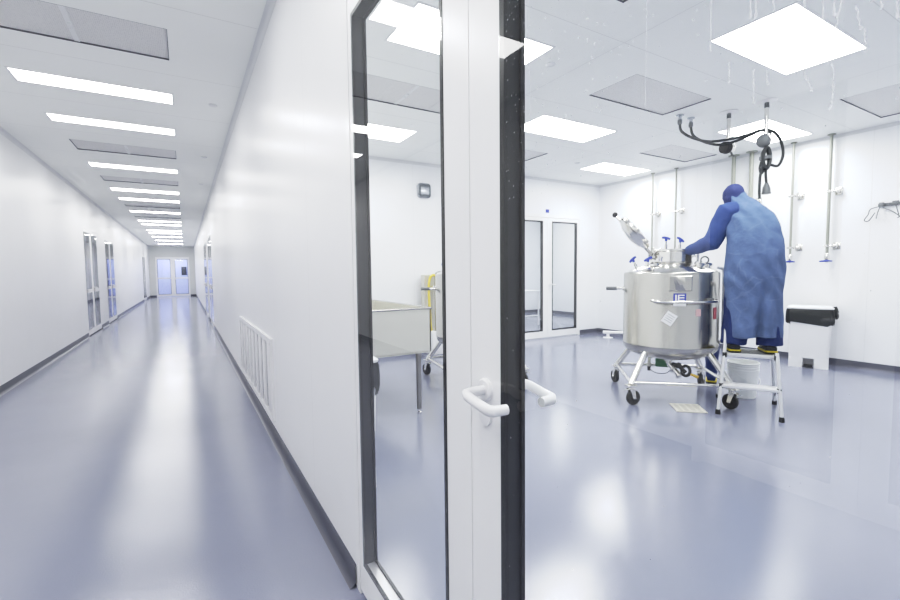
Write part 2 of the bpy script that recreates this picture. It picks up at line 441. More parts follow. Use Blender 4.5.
def double_door(name, origin, ang, label, detail=True, bar=None, gl='glass_far', lever_side=2, drips=False):
    """local: X across the set (0..DW), Y into the wall (0 = face seen first, WT = other face), Z up"""
    root = thing(name, label, 'door', origin, ang); root['kind'] = 'structure'
    fr = MB()
    t0, t1 = 0.0, WT
    e = .048                                          # fixed frame band
    fr.span((0, t0 - .002, 0.0), (e, t1 + .002, DH)); fr.span((DW - e, t0 - .002, 0.0), (DW, t1 + .002, DH)); fr.span((e, t0 - .002, DH - .06), (DW - e, t1 + .002, DH))
    fr.build('door_frame', M['frame'], root, False)
    mid = DW / 2
    for li, (u0, u1, a, b) in enumerate(((e + .003, mid - .002, P1, P2), (mid + .002, DW - e - .003, P3, P4))):
        lf = MB(); zb, zt = .022, DH - .064
        lf.span((u0, t0, zb), (a, t1, zt)); lf.span((b, t0, zb), (u1, t1, zt))
        lf.span((a, t0, zb), (b, t1, PZ0)); lf.span((a, t0, PZ1), (b, t1, zt))
        leaf = lf.build('leaf', M['frame'], root, False)
        # black gasket border on both faces
        g = MB(); w = .014 if detail else .022
        for y0, y1 in ((t0 - .0015, t0 + .008), (t1 - .008, t1 + .0015)):
            g.span((a - .002, y0, PZ0 - .002), (a + w, y1, PZ1 + .002)); g.span((b - w, y0, PZ0 - .002), (b + .002, y1, PZ1 + .002))
            g.span((a + w, y0, PZ0 - .002), (b - w, y1, PZ0 + w)); g.span((a + w, y0, PZ1 - w), (b - w, y1, PZ1 + .002))
        g.build('gasket', M['gasket'], leaf, False)
        # dark reveal between the two panes
        r = MB(); q = .006
        r.span((a + .0005, t0 + .008, PZ0), (a + q, t1 - .008, PZ1)); r.span((b - q, t0 + .008, PZ0), (b - .0005, t1 - .008, PZ1))
        r.span((a + q, t0 + .008, PZ1 - q), (b - q, t1 - .008, PZ1 - .0005))
        r.build('spacer', M['reveal'], leaf, False)
        MB().span((a + q, t0 + .008, PZ0 + .0005), (b - q, t1 - .008, PZ0 + q)).build('sill_strip', M['sill'], leaf, False)
        for y in (t0 - .003,):
            MB().quad((a - .002, y, PZ0 - .002), (b + .002, y, PZ0 - .002), (b + .002, y, PZ1 + .002), (a - .002, y, PZ1 + .002)).build('pane', M[gl], leaf, False)
        if li + 1 == lever_side:
            d = 1 if lever_side == 2 else -1
            uu = mid + .065 if lever_side == 2 else mid - .065
            for out in ((1, -1) if detail else (1,)):
                lever(MB(), uu, 1.12, out, d).build('lever_handle', M['white'], leaf)
        if bar:
            MB().span((a, t0 - .03, bar - .04), (b, t0 - .012, bar + .04)).span((a, t0 - .03, bar - .02), (a + .03, t0, bar + .02)).span((b - .03, t0 - .03, bar - .02), (b, t0, bar + .02)).build('push_bar', M['white'], leaf, False)
        if drips and li == 1:
            rnd = random.Random(3); dm = MB(); y = t0 - .0035
            def ribbon(pts, w):
                prev = None
                for (uu, zz), ww in zip(pts, w):
                    l = dm.bm.verts.new((uu - ww / 2, y, zz)); r_ = dm.bm.verts.new((uu + ww / 2, y, zz))
                    if prev: dm.bm.faces.new((prev[0], prev[1], r_, l))
                    prev = (l, r_)
            for u0_, z0_, u1_, z1_ in ((1.519, 1.79, 1.521, 1.684), (1.568, 1.76, 1.568, 1.702), (1.574, 1.78, 1.574, 1.70), (1.624, 1.74, 1.624, 1.688), (1.637, 1.74, 1.642, 1.666), (1.650, 1.74, 1.651, 1.666), (1.664, 1.70, 1.653, 1.664), (1.654, 1.664, 1.654, 1.648), (1.669, 1.668, 1.674, 1.642), (1.677, 1.641, 1.678, 1.619), (1.690, 1.70, 1.689, 1.654), (1.651, 1.62, 1.653, 1.592), (1.653, 1.592, 1.651, 1.569), (1.626, 1.623, 1.628, 1.611), (1.628, 1.611, 1.635, 1.594), (1.593, 1.74, 1.594, 1.678), (1.424, 1.9, 1.426, 1.642), (1.165, 1.807, 1.165, 1.71), (1.156, 1.935, 1.162, 1.798), (1.574, 1.641, 1.575, 1.60), (1.588, 1.635, 1.590, 1.617), (1.61, 1.75, 1.611, 1.71), (1.545, 1.66, 1.546, 1.635), (1.702, 1.70, 1.70, 1.64), (1.715, 1.72, 1.716, 1.62)):
                n_ = 14; pts = []; ws = []; faint = u0_ < 1.5
                for i in range(n_):
                    f_ = i / (n_ - 1)
                    pts.append((u0_ + (u1_ - u0_) * f_ + rnd.uniform(-.0009, .0009) * (0.3 if faint else 1), z0_ + (z1_ - z0_) * f_))
                    ws.append((.0006 if faint else .0009 + .0010 * rnd.random()) * (1.8 if i > n_ - 3 else 1))
                ribbon(pts, ws)
            o = dm.build('water_drips', M['drip'], leaf, False); o['kind'] = 'stuff'
            dm = MB()
            for i in range(520):
                uu = 1.09 + .62 * rnd.random() ** 1.3; zz = rnd.uniform(1.55, 2.0) if rnd.random() < .9 else rnd.uniform(.5, 1.5); rr = rnd.choice((.0004, .0005, .0007, .0010)) * (1.3 if uu < 1.35 else .8)
                dm.bm.faces.new([dm.bm.verts.new((uu + rr * math.cos(k * PI / 3), y - .0002, zz + rr * math.sin(k * PI / 3) * 1.3)) for k in range(6)])
            o = dm.build('water_spots', M['drip'], leaf, False); o['kind'] = 'stuff'
        if drips and li == 0:
            rnd = random.Random(5); dm = MB(); y = t0 - .0035
            for i in range(90):
                uu = rnd.uniform(P1 + .02, P2 - .02); zz = rnd.uniform(1.8, 2.38); rr = rnd.choice((.0006, .0008, .0012))
                dm.bm.faces.new([dm.bm.verts.new((uu + rr * math.cos(k * PI / 3), y - .0002, zz + rr * math.sin(k * PI / 3) * 1.3)) for k in range(6)])
            o = dm.build('water_spots', M['drip'], leaf, False); o['kind'] = 'stuff'
    return root

# local X along -Y of the world for doors in the right wall (u = 0 at the far edge)
double_door('door_1', (XR, DY1, 0), -PI / 2, 'white framed double glass door beside the camera with U-shaped lever handle', gl='glass', drips=True)
double_door('door_2', (DX0, YD, 0), 0, 'white double glass door in the wall behind the steel tank', detail=False)
double_door('door_3', (XL, DY0, 0), PI / 2, 'glazed double door in the corridor wall opposite the camera', detail=False)
double_door('door_4', (XL, a, 0), PI / 2, 'first glazed door along the long left corridor wall', detail=False, bar=1.05)
double_door('door_5', (XL, b, 0), PI / 2, 'second glazed door along the long left corridor wall', detail=False, bar=1.05)
double_door('door_6', (XR, a + DW, 0), -PI / 2, 'glazed door just past the wall grille on the partition side', detail=False, bar=1.05)
double_door('door_7', (XR, b + DW, 0), -PI / 2, 'second glazed door past the wall grille on the partition side', detail=False, bar=1.05)
double_door('door_8', (ECX - DW / 2, YE, 0), 0, 'pair of glazed doors closing the corridor end', detail=False, bar=1.2)
double_door('door_9', (XL, 29.3, 0), PI / 2, 'last glazed door on the left wall close to the corridor end', detail=False)

# spaces seen through the other doors
def side_room(name, x0, x1, y0, y1, m, open_side, label):
    mb = MB(); t = .05
    if open_side != 'x1': mb.span((x1, y0, 0), (x1 + t, y1, H))
    if open_side != 'x0': mb.span((x0 - t, y0, 0), (x0, y1, H))
    if open_side != 'y0': mb.span((x0, y0 - t, 0), (x1, y0, H))
    if open_side != 'y1': mb.span((x0, y1, 0), (x1, y1 + t, H))
    struct('wall_' + name, mb, m, label=label, cat='wall')
    struct('floor_' + name, MB().span((x0, y0, -.1), (x1, y1, -.002)), M['floor'])
    struct('ceiling_' + name, MB().span((x0, y0, H), (x1, y1, H + .05)), M['ceil'])
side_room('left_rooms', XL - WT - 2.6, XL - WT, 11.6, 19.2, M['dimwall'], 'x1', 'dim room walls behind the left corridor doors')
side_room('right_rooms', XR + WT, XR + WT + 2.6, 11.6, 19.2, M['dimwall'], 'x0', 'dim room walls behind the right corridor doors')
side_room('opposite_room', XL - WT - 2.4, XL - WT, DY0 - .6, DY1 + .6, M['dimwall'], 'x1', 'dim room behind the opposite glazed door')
side_room('last_room', XL - WT - 2.0, XL - WT, 28.9, 31.6, M['wall_room'], 'x1', 'white room behind the last left door')
side_room('beyond_end', XL, XR, YE + WT, YE + 4.2, M['bluewall'], 'y0', 'lavender walls beyond the corridor end doors')
side_room('next_room', DX0 - 1.6, 10.4, YD + WT, YD + 4.6, M['wall_room'], 'y0', 'pale wall of the room behind the second glazed door')
skirting('baseboard_next', [((10.4, YD + WT, 0), (10.4, YD + 4.6, 0))], (-1, 0, 0))
skirting('baseboard_next_back', [((DX0 - 1.6, YD + 4.6, 0), (10.4, YD + 4.6, 0))], (0, -1, 0))

def ceiling_light(x0, x1, y0, y1, label, group, m, z=H, lip=.018):
    t = thing('ceiling_light', label, 'ceiling light', ((x0 + x1) / 2, (y0 + y1) / 2, z), 0, group)
    w, d = (x1 - x0) / 2, (y1 - y0) / 2
    fr = MB()
    fr.span((-w - lip, -d - lip, -.004), (w + lip, -d, .02)); fr.span((-w - lip, d, -.004), (w + lip, d + lip, .02))
    fr.span((-w - lip, -d, -.004), (-w, d, .02)); fr.span((w, -d, -.004), (w + lip, d, .02))
    fr.build('frame', M['lampframe'], t, False)
    MB().quad((-w, -d, -.003), (-w, d, -.003), (w, d, -.003), (w, -d, -.003)).build('diffuser', m, t, False)
    return t
def ceiling_vent(x0, x1, y0, y1, label, group, split=False, z=H):
    t = thing('ceiling_vent', label, 'ceiling vent', ((x0 + x1) / 2, (y0 + y1) / 2, z), 0, group)
    w, d = (x1 - x0) / 2, (y1 - y0) / 2
    hh = .014
    fr = MB()
    fr.span((-w, -d, 0), (-w + .004, d, hh)); fr.span((w - .004, -d, 0), (w, d, hh)); fr.span((-w + .004, -d, 0), (w - .004, -d + .004, hh)); fr.span((-w + .004, d - .004, 0), (w - .004, d, hh))
    fr.build('frame', M['vent_edge'], t, False)
    MB().quad((-w, -d, hh - .002), (-w, d, hh - .002), (w, d, hh - .002), (w, -d, hh - .002)).build('perforated_panel', M['vent'], t, False)
    if split:
        MB().span((-.018, -d + .005, .006), (.018, d - .005, .0115)).build('centre_strip', M['lampframe'], t, False)
        [MB().ball((0, yy, .006), .012, 10).build('fastener', M['lampframe'], t) for yy in (-.03, .05)]
    return t

# corridor ceiling
ORD = ['first', 'second', 'third', 'fourth', 'fifth', 'sixth', 'seventh', 'eighth', 'ninth', 'tenth', 'eleventh', 'twelfth', 'thirteenth']
lights = [(5.56, 5.86), (6.87, 7.14), (9.47, 9.76), (11.95, 12.3), (13.35, 13.7), (15.86, 16.2), (18.5, 18.85), (19.75, 20.1), (22.3, 22.7), (23.6, 24.0), (25.9, 26.3), (28.6, 29.1), (31.6, 32.2)]
for i, (y0, y1) in enumerate(lights):
    ceiling_light(CX0, CX1, y0, y1, f'lit white strip panel in the corridor ceiling, {ORD[i]} beyond the big vent', 'strip lights along the corridor ceiling', M['lamp_c'])
ceiling_light(CX0, CX1, 2.95, 3.24, 'lit strip panel overhead in the corridor, before the big vent', 'strip lights along the corridor ceiling', M['lamp_c'])
ceiling_light(CX0, CX1, 1.65, 1.94, 'added strip panel overhead in the corridor, brightening the wall just in front of the glazed door', 'strip lights along the corridor ceiling', M['lamp_c'])  # unseen lamp added to brighten the near corridor wall and door frame
ceiling_light(CX0, CX1, -.95, -.65, 'added fill strip panel behind the camera in the corridor ceiling', 'strip lights along the corridor ceiling', M['lamp_c'])  # extra lamp out of view, added for more light on the near wall
ceiling_light(CX0, CX1, 0.35, .65, 'lit strip panel overhead in the corridor, beside the glazed door', 'strip lights along the corridor ceiling', M['lamp_c'])
for i, (y0, y1, l) in enumerate([(4.13, 4.71, 'grey perforated vent with centre strip, biggest in the corridor ceiling'), (8.01, 8.6, 'grey perforated ceiling vent between the second and third corridor strip lights'), (10.61, 11.15, 'grey perforated ceiling vent between the third and fourth corridor strip lights'), (14.53, 14.95, 'grey perforated ceiling vent before the sixth corridor strip light'), (17.2, 17.6, 'small grey ceiling vent after the sixth corridor strip light')]):
    ceiling_vent(CX0, CX1, y0, y1, l, 'vents along the corridor ceiling', True)
for (x, y), l in zip([(.346, 5.69), (.34, 8.23), (.365, 10.68)], ['small white sprinkler cover in corridor ceiling, across from the first strip light', 'small white sprinkler cover in corridor ceiling, across from the second vent', 'small white sprinkler cover in corridor ceiling, farthest of the three']):
    tag(MB().lathe([(0, 0), (.042, 0), (.045, -.006), (.038, -.012), (0, -.013)], (0, 0, 0), 20, caps=False).build('sprinkler_cover', M['lampframe'], None, True, (x, y, H)), l, 'sprinkler', 'sprinkler covers in the ceiling')

# clean room ceiling
for x0, x1, y0, y1, l in [(B0, B1, 1.57, 2.165, 'bright square ceiling panel light in front of the hose drops, largest in view'), (D0, D1, 2.9, 3.5, 'lit ceiling panel behind the hanging black hoses'), (B0, B1, 4.15, 4.74, 'lit ceiling panel between the glazed door post and the small vent'),
                          (D0, D1, 5.43, 5.98, 'lit ceiling panel closest to the corner with the second door'), (A0, A1, 2.885, 3.45, 'lit ceiling panel seen beside the door posts, cut by the white stiles'), (A0, A1, 5.45, 6.0, 'lit ceiling panel above the small wall clock'),
                          (A0, A1, .28, .88, 'lit ceiling panel overhead beside the partition'), (D0, D1, .28, .88, 'lit ceiling panel near the hook rail wall, out of view')]:
    ceiling_light(x0, x1, y0, y1, l, 'panel lights in the clean room ceiling', M['lamp'])
for x0, x1, y0, y1, l in [(B0, B1, 2.87, 3.465, 'grey square ceiling vent beside the hose fittings'), (D0, D1, 4.18, 4.745, 'grey square ceiling vent above the first pair of pipe drops'), (D0, D1, 1.58, 2.18, 'grey ceiling vent above the wall hook rail'),
                          (A0, A1, 4.12, 4.72, 'grey ceiling vent over the steel trough'), (B0, B1, 5.45, 6.0, 'grey ceiling vent near the second door wall'), (A0, A1, 1.58, 2.18, 'grey ceiling vent just inside the glazed door')]:
    ceiling_vent(x0, x1, y0, y1, l, 'vents in the clean room ceiling', x0 == A0)
for (x, y), l in zip([(2.93, 3.12), (5.96, 5.68)], ['small white sprinkler cover in the clean room ceiling by the door post', 'small white sprinkler cover in the clean room ceiling beside a far panel light']):
    tag(MB().lathe([(0, 0), (.042, 0), (.045, -.006), (.038, -.012), (0, -.013)], (0, 0, 0), 20, caps=False).build('sprinkler_cover', M['lampframe'], None, True, (x, y, H)), l, 'sprinkler', 'sprinkler covers in the ceiling')
# lamps in the neighbouring spaces, several of them added to brighten these
ceiling_light(-1.2, -.1, YE + 1.6, YE + 2.2, 'lit panel beyond the corridor end doors', None, M['lamp'])
ceiling_light(6.0, 7.2, YD + 1.0, YD + 1.6, 'lit panel in the room behind the second door', None, M['lamp'])
ceiling_light(8.4, 9.6, YD + 2.2, YD + 2.8, 'second panel, added to brighten the room behind the second door', None, M['lamp'])  # extra unseen lamp, lifts the light in the next room
ceiling_light(6.0, 7.2, YD + 3.2, YD + 3.8, 'added panel brightening the depth of the room behind the second door', None, M['lamp'])  # another unseen lamp added so the next room reads brighter
ceiling_light(-1.2, -.1, YE + .5, YE + 1.1, 'added panel brightening the space just beyond the corridor end doors', None, M['lamp'])  # unseen lamp added for more light behind the end doors
ceiling_light(-1.2, -.1, YE + 2.9, YE + 3.5, 'added panel brightening the space far beyond the corridor end doors', None, M['lamp'])  # further added lamp, brightens the lavender walls from out of view
ceiling_light(XL - 1.9, XL - .9, 29.9, 30.4, 'lit panel in the room behind the last left door', None, M['lamp'])
tag(MB().span((-.22, -.02, 1.38), (.12, .02, 2.0), .01).build('wall_screen', M['screen'], None, True, (-.04 + .05, YE + 4.18, 0)), 'dark screen on the lavender wall beyond the end doors', 'screen')
# white bench glimpsed behind the second door
t = thing('work_bench', 'pale steel bench behind the glass of the second door', 'bench', (7.02, YD + 2.15, 0))
MB().span((-.9, -.35, .86), (.9, .35, .90), .004).build('bench_top', M['white'], t)
for x in (-.85, .85):
    for y in (-.3, .3): MB().tube([(x, y, 0), (x, y, .86)], .02, 10).build('leg', M['white'], t)
MB().tube([(-.85, -.3, .25), (.85, -.3, .25)], .015, 8).build('stretcher', M['white'], t)

# blue mark over the second door
o = MB().span((-.045, -.004, -.035), (.045, 0, .035)).build('door_sign', M['blue'], None, False, (6.45, YD, 2.625)); tag(o, 'tiny blue sign above the second glazed door', 'sign')

# return-air grille low on the corridor wall
t = thing('wall_grille', 'long white return-air grille with vertical bars low on the corridor wall', 'grille', (XR, 5.14, .16))
ga, gb, gz = -1.22, 1.22, .70
fr = MB(); w = .045
fr.span((-.022, ga, 0), (0, gb, w)); fr.span((-.022, ga, gz - w), (0, gb, gz)); fr.span((-.022, ga, w), (0, ga + w, gz - w)); fr.span((-.022, gb - w, w), (0, gb, gz - w))
fr.build('frame', M['white'], t, False)
MB().quad((-.001, ga + w, w), (-.001, gb - w, w), (-.001, gb - w, gz - w), (-.001, ga + w, gz - w)).build('perforated_back', perforated_mat('grille mesh', (.50, .50, .52), (.18, .18, .20), .022), t, False)
n = 9; st = (gb - ga - 2 * w) / n
for i in range(n):
    y = ga + w + st * (i + .5)
    MB().span((-.018, y - .062, w), (-.002, y + .062, gz - w), .003).build('bar', M['white'], t)

# ================================================================== THE MIXING TANK
def make_tank(loc, rotz, label, detail=True):
    t = thing('mixing_tank', label, 'tank', loc, rotz, 'wheeled steel tanks')
    R = .478; ZB, ZT = .575, 1.375
    cam = V((-.25, -.969, 0)).normalized(); rt = V((-cam.y, cam.x, 0)) * 1.0     # towards the viewer, and to the viewer's right
    up = V((0, 0, 1))
    def at(deg, r, z):
        a_ = math.radians(deg); return (cam * math.cos(a_) + rt * math.sin(a_)) * r + up * z
    def out(deg):
        a_ = math.radians(deg); return cam * math.cos(a_) + rt * math.sin(a_)
    # shell with domed bottom and top
    prof = [(.001, .425)]
    for i in range(1, 9):
        a_ = PI / 2 * i / 8; prof.append((R * math.sin(a_) ** .8 if i < 8 else R, .425 + (ZB - .425) * (1 - math.cos(a_))))
    prof += [(R, ZB + .004), (R + .003, ZB + .01), (R + .003, ZB + .03), (R, ZB + .036), (R, ZT - .02), (R - .004, ZT - .006)]
    shell = MB().lathe(prof + [(R - .012, ZT)], seg=64, caps=False).build('shell', M['steel'], t)
    prof = [(R - .012, ZT), (R - .03, ZT + .012), (R - .09, ZT + .042), (R - .17, ZT + .068), (.22, ZT + .085), (.165, ZT + .092)]
    MB().lathe(prof, seg=64, caps=False).build('top_dome', M['steel_light'], t)
    # manway neck and its rim
    nk = V((.0, 0, 0)) + rt * .02
    mn = MB().lathe([(.19, ZT + .05), (.19, ZT + .215), (.197, ZT + .22), (.206, ZT + .225), (.206, ZT + .24), (.197, ZT + .245), (.175, ZT + .245), (.175, ZT + .1), (0.001, ZT + .1)], nk, seg=48, caps=False)
    mn.build('manway_neck', M['steel_light'], t)
    band = MB().lathe([(.192, ZT + .085), (.197, ZT + .09), (.197, ZT + .105), (.192, ZT + .11)], nk, seg=48, caps=False).build('neck_band', M['steel'], t)
    # swing bolts round the neck
    for dg in (-62, 75, 120, 170, 215):
        b_ = MB(); p = nk + at(dg, .215, ZT + .225)
        b_.tube([p - up * .06, p + up * .03], .008, 8); b_.ball(p + up * .035, .014, 10); b_.box(p - up * .06, (.03, .03, .02))
        b_.build('swing_bolt', M['steel_light'], t)
    # open lid, leaning away to the viewer's left
    hinge = nk - rt * .215 + up * (ZT + .20) + cam * .05
    closed = not detail
    ldir = (-rt * .64 + up * .76 + cam * .06).normalized()
    lnor = (-rt * .74 - up * .60 + cam * .17); lnor = (lnor - ldir * lnor.dot(ldir)).normalized()
    if closed: ldir, lnor = rt.copy(), up.copy()
    lc = hinge + ldir * (.215 if closed else .29) + (up * .05 if closed else up * 0)
    rot = align(lnor)
    ld = MB().lathe([(.001, .062), (.07, .056), (.14, .04), (.19, .014), (.212, .006), (.22, -.004), (.22, -.034), (.212, -.038), (.195, -.036), (.17, -.012), (.001, .006)], lc, seg=44, rot=rot, caps=False)
    lid = ld.build('manway_lid', M['steel_light'], t)
    arm = MB(); arm.tube([hinge - up * .05 - ldir * .02, hinge + ldir * .02, hinge + ldir * .09], .018, 10); arm.tube([hinge - cam * .07, hinge + cam * .09], .016, 12); arm.box(hinge - up * .02, (.05, .06, .06)); arm.build('lid_hinge', M['steel'], t)
    kn = MB(); kp = lc + ldir * .215; kn.tube([kp - ldir * .02, kp + ldir * .07], .014, 8); kn.build('knob_rod', M['steel_light'], lid)
    MB().ball(kp + ldir * .085, .03, 14).build('lid_knob', M['rubber'], lid)
    for s_ in (-.10, .0, .10):
        cl = MB(); side = ldir.cross(lnor)
        # clamps on the lid rim facing the viewer
        a_ = s_ * 5
        p = lc + (ldir * math.sin(a_) * .19 - side * math.cos(a_) * .19) * (1 if side.dot(cam) < 0 else -1)
        p = lc + ldir * s_ * 1.5 + (side if side.dot(cam) > 0 else -side) * (.222 * math.sqrt(max(0.02, 1 - (s_ * 1.5 / .222) ** 2))) - lnor * .018
        cl.box(p, (.045, .03, .045), rot, .004); cl.build('lid_clamp', M['steel'], lid)
    # blue T-handled valves
    def tvalve(p, lean, hdir, h=.10, wing=False):
        v = MB(); v.tube([p, p + lean * h * .55], .016, 10); v.tube([p + lean * h * .55, p + lean * h], .010, 10); v.lathe([(.0, 0), (.026, 0), (.026, .014), (.0, .014)], p, 16, caps=False)
        vo = v.build('valve', M['steel_light'], t)
        hp = p + lean * h
        hb = MB(); hb.tube([hp - hdir * .045, hp - hdir * .02 + lean * .006, hp + hdir * .02 + lean * .006, hp + hdir * .045], [.011, .015, .015, .011], 10)
        hb.tube([hp - lean * .03, hp + lean * .006], .015, 10); hb.build('valve_handle', M['bluehandle'], vo)
    tvalve(nk + up * (ZT + .23) - rt * .07 - cam * .19, up, (rt - up * .25).normalized(), .15)
    tvalve(nk + up * (ZT + .23) + rt * .065 - cam * .19, (up + rt * .08).normalized(), (rt * .8 - up * .6 - cam * .2).normalized(), .13)
    tvalve(nk + up * (ZT + .10) + rt * .25 - cam * .16, up, (rt * .9 + up * .2).normalized(), .16)
    tvalve(at(-65, .36, ZT + .03), (up * .8 - rt * .35).normalized(), (up * .6 + rt * .6).normalized(), .12)
    tvalve(at(-48, .31, ZT + .055), (up * .6 + rt * .1).normalized(), (rt * .8 + up * .4).normalized(), .085)
    # sanitary fittings on the dome, ferrules with clamps
    for dg, r_, zz, rr in ((-30, .30, ZT + .05, .05), (55, .33, ZT + .05, .055), (95, .36, ZT + .045, .05)):
        f = MB(); p = at(dg, r_, zz); n_ = (up + out(dg) * .25).normalized(); ro = align(n_)
        f.lathe([(.0, -.02), (rr * .7, -.02), (rr * .7, .02), (rr, .024), (rr, .036), (rr * .9, .042), (rr * .9, .05), (0, .052)], p, 20, rot=ro, caps=False)
        f.build('ferrule', M['steel_light'], t)
    c_ = MB(); p = at(62, .36, ZT + .12)
    for k in range(16):
        pass
    ring = [p + (rt * math.cos(k * PI / 8) + up * math.sin(k * PI / 8)) * .035 for k in range(17)]
    c_.tube(ring, .008, 8, False); c_.build('clamp_ring', M['greyfit'], t)
    # dark strap down the neck
    st = MB(); st.box(nk + at(52, .20, ZT + .15), (.012, .06, .12), Rz(math.atan2(out(48).y, out(48).x)), .003); st.build('neck_strap', M['rubber'], t)
    # carrying bar across the front, off the shell
    zb = 1.075
    pts = [at(-20, R - .005, zb + .015), at(-19, R + .03, zb + .012), at(-15, R + .055, zb + .004), at(-5, R + .064, zb), at(20, R + .066, zb), at(45, R + .064, zb), at(56, R + .055, zb + .002), at(60, R + .03, zb + .004), at(61, R - .005, zb + .006)]
    MB().tube(pts, .014, 12).build('front_bar', M['steel_light'], t)
    bs = MB(); bs.box(at(46, R + .03, zb + .015), (.05, .04, .04), Rz(math.atan2(out(46).y, out(46).x))); bs.build('bar_bracket', M['greyfit'], t)
    # side arm with a dark grip
    p0 = at(-88, R - .01, 1.19)
    side = MB().tube([p0, p0 - rt * .11], .016, 12).build('side_arm', M['steel_light'], t)
    MB().tube([p0 - rt * .085, p0 - rt * .20], .021, 12).build('arm_grip', M['greyfit'], side)
    bk = MB(); bk.box(p0 - rt * .0, (.04, .05, .05)); bk.build('arm_bracket', M['steel'], side)
    # instrument boss / plate
    def patch(d0, d1, z0, z1, r_, k=8, twist=0.0):
        mb = MB(); rows = []
        for i in range(k + 1):
            dg = d0 + (d1 - d0) * i / k
            rows.append((mb.bm.verts.new(at(dg, r_, z0)), mb.bm.verts.new(at(dg, r_, z1))))
        for q, w_ in zip(rows, rows[1:]): mb.bm.faces.new((q[0], w_[0], w_[1], q[1]))
        return mb
    bp = MB()
    rings = []
    for r_ in (R - .005, R + .014, R + .018):
        ins = 0 if r_ < R + .016 else .8
        rings.append([at(d, r_, z) for d, z in ([(-1 + ins + (25 - 2 * ins) * i / 8, 1.185 + ins * .006) for i in range(9)] + [(24 - ins - (25 - 2 * ins) * i / 8, 1.335 - ins * .006) for i in range(9)])])
    bp.loft(rings, False); bp.bm.faces.new([v for v in bp.bm.verts][-18:])
    bp.build('rating_plate', M['steel'], t)
    if detail:
        lb = patch(4, 18, 1.06, 1.16, R + .0025).build('logo_label', M['blue'], t); lb['label'] = 'blue square label with a white E-shaped mark'
        em = MB()
        def stroke(d0, d1, z0, z1):
            q = [at(d0, R + .004, z0), at(d1, R + .004, z0), at(d1, R + .004, z1), at(d0, R + .004, z1)]; em.quad(*q)
        stroke(6, 7.6, 1.085, 1.147); stroke(8.8, 10.4, 1.085, 1.147)
        for z0, z1 in ((1.085, 1.096), (1.111, 1.121), (1.136, 1.147)): stroke(10.4, 16, z0, z1)
        em.build('logo_mark', M['paper'], lb, False)
        patch(4, 18, 1.03, 1.059, R + .0025).build('label_strip', M['paper'], lb)
        # tilted white sticker
        p = at(0, R + .004, .905); tg = rt; sz = .06; a_ = math.radians(-32)
        e1 = tg * math.cos(a_) + up * math.sin(a_); e2 = -tg * math.sin(a_) + up * math.cos(a_)
        sk = MB(); sk.box(p + cam * .002, (.105, .125, .003), Matrix((e1, e2, cam)).transposed()); so = sk.build('sticker', M['paper'], t, False)
        ln = MB()
        for k in range(4): ln.box(p + cam * .0042 + e2 * (.035 - .022 * k), (.075, .004, .0008), Matrix((e1, e2, cam)).transposed())
        ln.build('sticker_lines', M['clockface'], so, False)
        patch(57, 64, .89, 1.01, R + .003).build('red_tape', M['red'], t)
        patch(30, 36, .93, 1.0, R + .003).build('pink_tape', mat('pale pink tape', (.75, .5, .5), .5), t)
    # vertical tube down the viewer's right side
    MB().tube([at(78, R - .03, ZT + .04), at(80, R + .015, ZT + .03), at(82, R + .028, ZT - .02), at(82, R + .028, .66), at(80, R - .01, .62)], .013, 12).build('overflow_tube', M['white'], t)
    # legs, frame and casters
    K = .48; ZF = .235
    cs = [(-K, -K), (K, -K), (K, K), (-K, K)]
    for i, (x, y) in enumerate(cs):
        d = V((x, y, 0)).normalized()
        MB().tube([d * .39 + up * .585, V((x, y, ZF - .02))], .032, 14).build('leg', M['steel_light'], t)
    for i in range(4):
        p, q = V((*cs[i], ZF)), V((*cs[(i + 1) % 4], ZF))
        MB().tube([p, q], .0185, 12).build('frame_rail', M['steel_light'], t)
    for i, (x, y) in enumerate(cs):
        yaw = (.5, 2.2, .9, 1.9)[i]
        d = Rz(yaw) @ V((1, 0, 0)); sd = Rz(yaw) @ V((0, 1, 0)); c0 = V((x, y, 0)); wc = c0 + d * .03 + up * .078
        f = MB(); f.box(c0 + up * .208, (.10, .085, .012), Rz(yaw), .002); f.tube([c0 + up * .17, c0 + up * .21], .026, 14)
        for s_ in (-1, 1):
            f.loft([[c0 + sd * s_ * .026 + up * .178 + d * u_ + sd * s_ * w_ for u_, w_ in ((-.03, 0), (.03, 0), (.03, .005), (-.03, .005))], [wc + sd * s_ * .026 - up * .01 + d * u_ + sd * s_ * w_ for u_, w_ in ((-.018, 0), (.018, 0), (.018, .005), (-.018, .005))]])
        f.tube([wc - sd * .036, wc + sd * .036], .009, 10); f.box(c0 - d * .045 + up * .165, (.05, .03, .012), Rz(yaw), .002)
        fo = f.build('caster', M['steel_light'], t)
        MB().lathe([(.0, -.022), (.03, -.022), (.034, -.016), (.05, -.016), (.06, -.021), (.074, -.018), (.078, -.006), (.078, .006), (.074, .018), (.06, .021), (.05, .016), (.034, .016), (.03, .022), (0, .022)], wc, 28, rot=align(sd), caps=False).build('wheel', M['rubber'], fo)
    # outlet valve under the dome
    dv = MB(); dv.tube([up * .47, up * .36], .034, 14); dv.lathe([(0, -.01), (.056, -.01), (.056, .01), (0, .01)], up * .40, 20, caps=False)
    q = up * .345 + rt * .01; od = (rt * .62 - up * .62 + cam * .45).normalized()
    dv.tube([up * .37, q, q + od * .17], .030, 12); dv.lathe([(0, -.01), (.048, -.01), (.048, .01), (0, .01)], q + od * .07, 18, rot=align(od), caps=False); dv.lathe([(0, -.008), (.046, -.008), (.046, .008), (0, .008)], q + od * .16, 18, rot=align(od), caps=False)
    do = dv.build('outlet_valve', M['steel_light'], t)
    hp = q + rt * .16 + cam * .10 - up * .04
